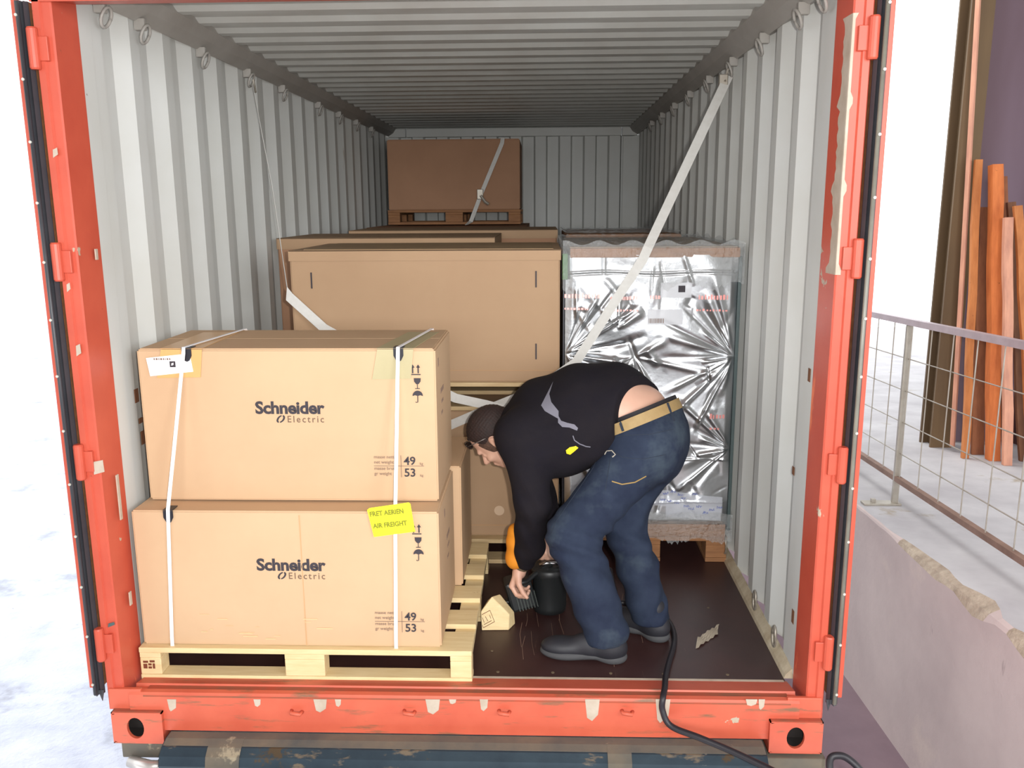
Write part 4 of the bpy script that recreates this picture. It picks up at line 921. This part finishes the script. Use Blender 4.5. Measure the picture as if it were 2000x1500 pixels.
# --- hair
hr = SDF((-.10, .55, .62), (.27, .88, .95), .0025)
hr.ell(hp_(-.014, .031, 0), (.1050, .0955, .0810), (HF, HU, HL), .01); hr.cone(hp_(-.085, -.01, 0), hp_(-.085, -.05, 0), .045, .04, .03)
hr.plane_cut(hp_(.068, .036, 0), -HF*.95+HU*.55); hr.plane_cut(hp_(-.01, -.042, 0), HU*.6-HF*.9)
hr.ell(hp_(-.008, -.014, .082), (.024, .036, .03), (HF, HU, HL), .004, 'cut')
hr.warp(lambda x, y, z: .0010*np.sin(x*420+z*90)*np.sin(z*380+y*120))
hair = person_part('hair', hr, hair_m, man, smooth=1)
sb = SDF((-.10, .55, .60), (.27, .88, .95), .0025)
sb.ell(hp_(-.006, .010, 0), (.0925, .0880, .0792), (HF, HU, HL), .01); sb.plane_cut(hp_(.046, .0, 0), -HF*.9+HU*.25); sb.plane_cut(hp_(.01, -.048, 0), HU*.9-HF*.3)
sb.ell(hp_(-.008, -.014, .082), (.022, .034, .03), (HF, HU, HL), .003, 'cut')
person_part('cropped_side_hair', sb, stub_m, hair, smooth=1)
def quad_on(name, pts, mat, parent, w=.003, target=None, off=.0015, step=3):
    """a thin strip laid on the surface along photo points"""
    P = []
    for (a, b2) in zip(pts, pts[1:]):
        n = max(1, int(math.hypot(b2[0]-a[0], b2[1]-a[1])/step))
        for k in range(n): P.append((a[0]+(b2[0]-a[0])*k/n, a[1]+(b2[1]-a[1])*k/n))
    P.append(pts[-1]); hs = []
    for (u, v) in P:
        d = ray(u, v).normalized(); h = target.ray_cast(CAM, d)
        if h[0] is not None: nn = h[1] if h[1].dot(d) < 0 else -h[1]; hs.append((h[0], nn))
    vs = []; fs = []
    for i, (p, nn) in enumerate(hs):
        t = hs[min(i+1, len(hs)-1)][0]-hs[max(i-1, 0)][0]; wd = nn.cross(t)
        if wd.length < 1e-9: wd = Vector((0, 0, 1))
        wd = wd.normalized(); ww = w[min(i, len(w)-1)] if isinstance(w, list) else w
        for a, o_ in ((-1, .0), (1, .0), (.8, off), (-.8, off)): vs.append(p+wd*a*ww/2+nn*o_)
        if i: q = (i-1)*4; fs += [(q+j, q+(j+1) % 4, q+4+(j+1) % 4, q+4+j) for j in range(4)]
    if len(hs) > 1: return obj(name, vs, fs, mat, parent)
def patch_on(name, poly, mat, parent, target, off=.0015, step=4):
    """an area laid on the surface inside a photo outline"""
    xs = [p[0] for p in poly]; ys_ = [p[1] for p in poly]
    def inside(x, y):
        c = False; j = len(poly)-1
        for i in range(len(poly)):
            (xi, yi), (xj, yj) = poly[i], poly[j]
            if (yi > y) != (yj > y) and x < (xj-xi)*(y-yi)/(yj-yi)+xi: c = not c
            j = i
        return c
    bm = bmesh.new(); f = bm.faces.new([bm.verts.new((x, y, 0)) for x, y in poly])
    bmesh.ops.triangulate(bm, faces=[f])
    for _ in range(6):
        es = [e for e in bm.edges if e.calc_length() > step]
        if not es: break
        bmesh.ops.subdivide_edges(bm, edges=es, cuts=1); bmesh.ops.triangulate(bm, faces=[g for g in bm.faces if len(g.verts) > 3])
    ok = True
    for v in list(bm.verts):
        d = ray(v.co.x, v.co.y).normalized(); h = target.ray_cast(CAM, d)
        if h[0] is None: bm.verts.remove(v); continue
        nn = h[1] if h[1].dot(d) < 0 else -h[1]; v.co = h[0]+nn*off
    bm.verts.index_update(); vs = [v.co.copy() for v in bm.verts]; fs = [tuple(v.index for v in f.verts) for f in bm.faces]; bm.free()
    return obj(name, vs, fs, mat, parent, smooth=True)
# --- jeans
j = SDF((.24, .16, .06), (.93, .86, 1.0), .005)
j.etube([((.715, .60, .70), (-.5, -.83, -.1), .150, .118), ((.69, .60, .79), (-.5, -.83, -.1), .180, .138), ((.662, .62, .92), (-.5, -.83, -.12), .166, .126)], .04)
j.ell((.700, .52, .770), (.112, .112, .120), k=.06); j.ell((.752, .62, .775), (.085, .10, .115), k=.05)
j.cone(LH, LK, .115, .092, .05); j.cone(LK, (.462, .325, .27), .092, .088, .03); j.cone((.462, .325, .27), (.520, .300, .105), .086, .084, .02)
j.cone((.74, .65, .75), RK, .11, .083, .04); j.cone(RK, (.655, .53, .27), .082, .078, .03); j.cone((.655, .53, .27), (.706, .475, .085), .077, .076, .02)
def folds(x, y, z):
    w = .0030*np.sin(38*x+52*z+6*np.sin(9*z+7*y))*np.exp(-((z-.44)/.12)**2)+.0022*np.sin(60*z-34*x+5*np.sin(13*x))*np.exp(-((z-.14)/.07)**2)
    w += .0026*np.sin(44*z+30*x+4*np.sin(17*x+9*z))*np.exp(-(((x-.62)/.12)**2+((z-.62)/.10)**2))+.0012*np.sin(24*x+5*np.sin(11*z))*np.sin(19*z+4*x)
    w += .0028*np.sin(46*(z-.5*x)+7*np.sin(6*y+8*x))*np.exp(-((z-.30)/.2)**2)
    return w*1.5
j.warp(folds)
FW = Vector((-.83, .55, 0)); bn = (Vector((0, 0, 1))*math.cos(math.radians(27))+FW*math.sin(math.radians(27))).normalized()
bc_ = at(1255, 806, .46); bpl = Vector((bc_.x, bc_.y, bc_.z))
j.plane_cut(bpl+bn*.004, -bn)
j.plane_cut((.52, .30, .075), (-.1, 0, 1), lo=(.24, .16, .06), hi=(.62, .42, .2)); j.plane_cut((.70, .47, .070), (-.05, 0, 1), lo=(.615, .37, .06), hi=(.93, .86, .2))
jeans = person_part('jeans', j, denim, man); jb = bvh(jeans)
# --- sweater
w = SDF((-.02, .30, .16), (.84, 1.04, 1.12), .005)
w.etube([(c, l, a+.012, d+.014) for c, l, a, d in spine[1:]], .05)
w.ell((.33, .60, .775), (.155, .185, .160), k=.06); w.ell((.46, .56, .80), (.13, .13, .125), k=.07); w.ell((.20, .52, .80), (.105, .095, .105), k=.05); w.ell((.25, .80, .815), (.080, .085, .085), k=.05)
w.cone(LS, LE, .092, .068, .04); w.cone(LE, (.230, .545, .34), .068, .060, .02); w.cone((.230, .545, .34), (.214, .568, .280), .060, .046, .015)
w.cone(RS, RE, .080, .062, .04); w.cone(RE, (.32, .81, .34), .062, .050, .02)
def sfold(x, y, z):
    q = .0032*np.sin(58*z+22*x+5*np.sin(14*x+8*y))*np.exp(-(((x-.24)/.09)**2+((z-.42)/.20)**2))
    q += .0026*np.sin(26*x-34*z+4*np.sin(11*z))*np.exp(-(((x-.36)/.16)**2+((z-.76)/.12)**2))+.0012*np.sin(31*x+3*np.sin(9*z))*np.sin(27*z+5*y)
    return q*1.5
w.warp(sfold)
hA, hB, hC = at(1203, 838, .46), at(1216, 768, .50), at(1256, 736, .62)
hn = (hB-hA).cross(hC-hA).normalized()
if hn.dot(Vector((.4, .6, .9))-hA) < 0: hn = -hn
w.plane_cut(hA, hn)
sweater = person_part('sweater', w, sweat_m, man); swb = bvh(sweater)
og = SDF((.05, .45, .18), (.35, .72, .5), .004)
og.cone((.184, .565, .385), (.172, .572, .270), .044, .038, .02); og.warp(lambda x, y, z: .002*np.sin(90*z+30*x))
person_part('orange_cuff_panel', og, orange_m, sweater)
patch_on('grey_back_print', [(1083, 745), (1076, 768), (1075, 782), (1085, 805), (1091, 815), (1090, 800), (1070, 785), (1057, 792), (1070, 768)][:0] or [(1081, 745), (1057, 792), (1064, 803), (1090, 818), (1090, 826), (1098, 834), (1112, 835), (1122, 839), (1127, 841), (1129, 836), (1122, 829), (1108, 826), (1096, 822), (1091, 813), (1091, 803), (1077, 786), (1073, 770)], sweat_grey, sweater, swb, .0015)
quad_on('grey_seam_piping', [(1119, 851), (1122, 860), (1132, 867), (1145, 872), (1153, 873)], sweat_grey, sweater, .004, swb)
patch_on('yellow_pull_tab', [(1105, 878), (1112, 873), (1124, 870), (1129, 873), (1122, 879), (1113, 886), (1106, 884)], yellow_m, sweater, swb, .006)
# --- belt, waistband, loops
def ring_on(name, c, n, up, dn, off, mat, parent, target, a0=0, a1=2*PI, N=96, R=.5):
    n = Vector(n).normalized(); e1 = n.cross(Vector((0, 1, 0))).normalized(); e2 = n.cross(e1); vs = []; rows = (dn, (dn+up)/2, up); prev = None
    for k in range(N):
        an = a0+(a1-a0)*k/(N-1 if a1-a0 < 6.2 else N); d = e1*math.cos(an)+e2*math.sin(an); rr = []
        for q in rows:
            o_ = Vector(c)+n*q+d*R; h = target.ray_cast(o_, -d); rr.append((h[0]-Vector(c)-n*q).length if h[0] is not None else None)
        ok = [x for x in rr if x]; m = max(ok) if ok else prev; prev = m
        for q in rows: vs.append(Vector(c)+n*q+d*(m+off))
        for q in rows[::-1]: vs.append(Vector(c)+n*q+d*(m+off-.005))
    closed = a1-a0 > 6.2; fs = []
    for k in range(N if closed else N-1): A, B = k*6, ((k+1) % N)*6; fs += [(A+i, A+(i+1) % 6, B+(i+1) % 6, B+i) for i in range(6)]
    return obj(name, vs, fs, mat, parent, smooth=False)
jc = Vector((.662, .62, .90)); cb = jc+bn*((bpl-jc).dot(bn))
ring_on('underwear_band', cb+bn*.004, bn, .012, -.006, .001, underw, man, bvh(jeans, body))
belt = ring_on('belt', cb, bn, .000, -.040, .0035, belt_m, man, jb)
bj = bvh(jeans, belt)
for (u0, v0, u1, v1) in ((1208, 815, 1217, 842), (1303, 787, 1316, 822)): quad_on('belt_loop', [(u0, v0), (u1, v1)], denim_dk, jeans, .010, bj, .004, 2)
quad_on('waistband_seam', [(1195, 853), (1230, 850), (1270, 848), (1315, 838)], denim_dk, jeans, .003, jb, .0012)
quad_on('pocket_stitching', [(1195, 940), (1215, 946), (1240, 942), (1262, 930)], thread, jeans, .0045, jb, .0012)
quad_on('pocket_stitching', [(1190, 875), (1215, 893), (1255, 897), (1300, 888)], denim_dk, jeans, .0025, jb, .0012)
quad_on('pocket_stitching', [(1196, 878), (1188, 920), (1182, 958)], denim_dk, jeans, .0025, jb, .0012)
quad_on('side_seam', [(1178, 868), (1158, 915), (1120, 970), (1085, 1020), (1076, 1045)], denim_dk, jeans, .002, jb, .0012)
quad_on('frayed_hole', [(1181, 888), (1185, 881), (1195, 880), (1202, 888), (1196, 893)], M('frayed_thread', srgb(176, 168, 154), .9), jeans, .004, jb, .002)
quad_on('hem', [(1131, 1258), (1150, 1265), (1180, 1268), (1218, 1257)], denim_dk, jeans, .004, jb, .0012)
# --- shoes
def shoe(heel, toe, up):
    heel, toe = np.array(heel, float), np.array(toe, float); f = toe-heel; L = np.linalg.norm(f); f /= L; sd = np.array((-f[1], f[0], 0)); ux = np.array((0, 0, 1.))
    g = SDF(np.minimum(heel, toe)-.09-np.array((0, 0, .03)), np.maximum(heel, toe)+.09+np.array((0, 0, .12)), .003)
    q = lambda a, l, z: heel+f*a+sd*l+ux*z
    g.ell(q(.045, 0, .050), (.052, .040, .048), (f, sd, ux), .02); g.ell(q(.13, 0, .045), (.09, .042, .040), (f, sd, ux), .03); g.ell(q(L-.075, 0, .040), (.078, .049, .036), (f, sd, ux), .03)
    g.cone(q(.055, 0, .06), q(.06, 0, .125), .046, .045, .03); g.ell(q(.125, 0, .072), (.055, .030, .030), (f, sd, ux), .03)
    g.plane_cut(q(0, 0, .022), ux); up_ = person_part('shoe', g, shoe_m, man, smooth=1)
    g2 = SDF(np.minimum(heel, toe)-.09-np.array((0, 0, .02)), np.maximum(heel, toe)+.09+np.array((0, 0, .02)), .003)
    g2.ell(q(.048, 0, .018), (.056, .045, .030), (f, sd, ux), .01); g2.ell(q(.13, 0, .024), (.07, .040, .022), (f, sd, ux), .02); g2.ell(q(L-.085, 0, .020), (.092, .054, .026), (f, sd, ux), .02)
    g2.plane_cut(q(0, 0, .0015), ux); g2.plane_cut(q(0, 0, .036), -ux)
    person_part('sole', g2, sole_m, up_, smooth=1); return up_
s1 = shoe((.590, .278, 0), (.280, .325, 0), 0); s2 = shoe((.765, .425, 0), (.545, .600, 0), 0)
# --- spectacles pushed to the forehead, watch
gl = MB().tube([hp_(.000, .030, .086), hp_(.035, .045, .080), hp_(.080, .062, .060)], .0022, 6)
gl = gl.build('sunglasses', M('grey_frame', srgb(120, 112, 108), .35, .4), man, smooth=True)
for s_ in (1, -1):
    c = hp_(.092, .062, .034*s_); vs = []; n = 14
    for off in (0, -.003):
        for k in range(n): a = 2*PI*k/n; vs.append(c+HL*.029*math.cos(a)+HU*.020*math.sin(a)*(1-.2*math.cos(a)*s_)+HF*(off-.006*abs(math.cos(a))))
    obj('lens', vs, [tuple(range(n)), tuple(range(2*n-1, n-1, -1))]+[(k, (k+1) % n, n+(k+1) % n, n+k) for k in range(n)], lens_m, gl)
MB().tube([hp_(.095, .066, .010), hp_(.095, .066, -.010)], .002, 6).build('bridge', lens_m, gl)
MB().tube([hp_(.000, .030, -.086), hp_(.035, .045, -.080), hp_(.080, .062, -.060)], .0022, 6).build('temple', lens_m, gl)
wp = Vector((.198, .580, .248)); wa = (Vector(LW)-Vector((.170, .588, .158))).normalized()
wt = ring_on('wristwatch', wp, wa, .009, -.009, .002, watch_m, man, bb, R=.06, N=40)
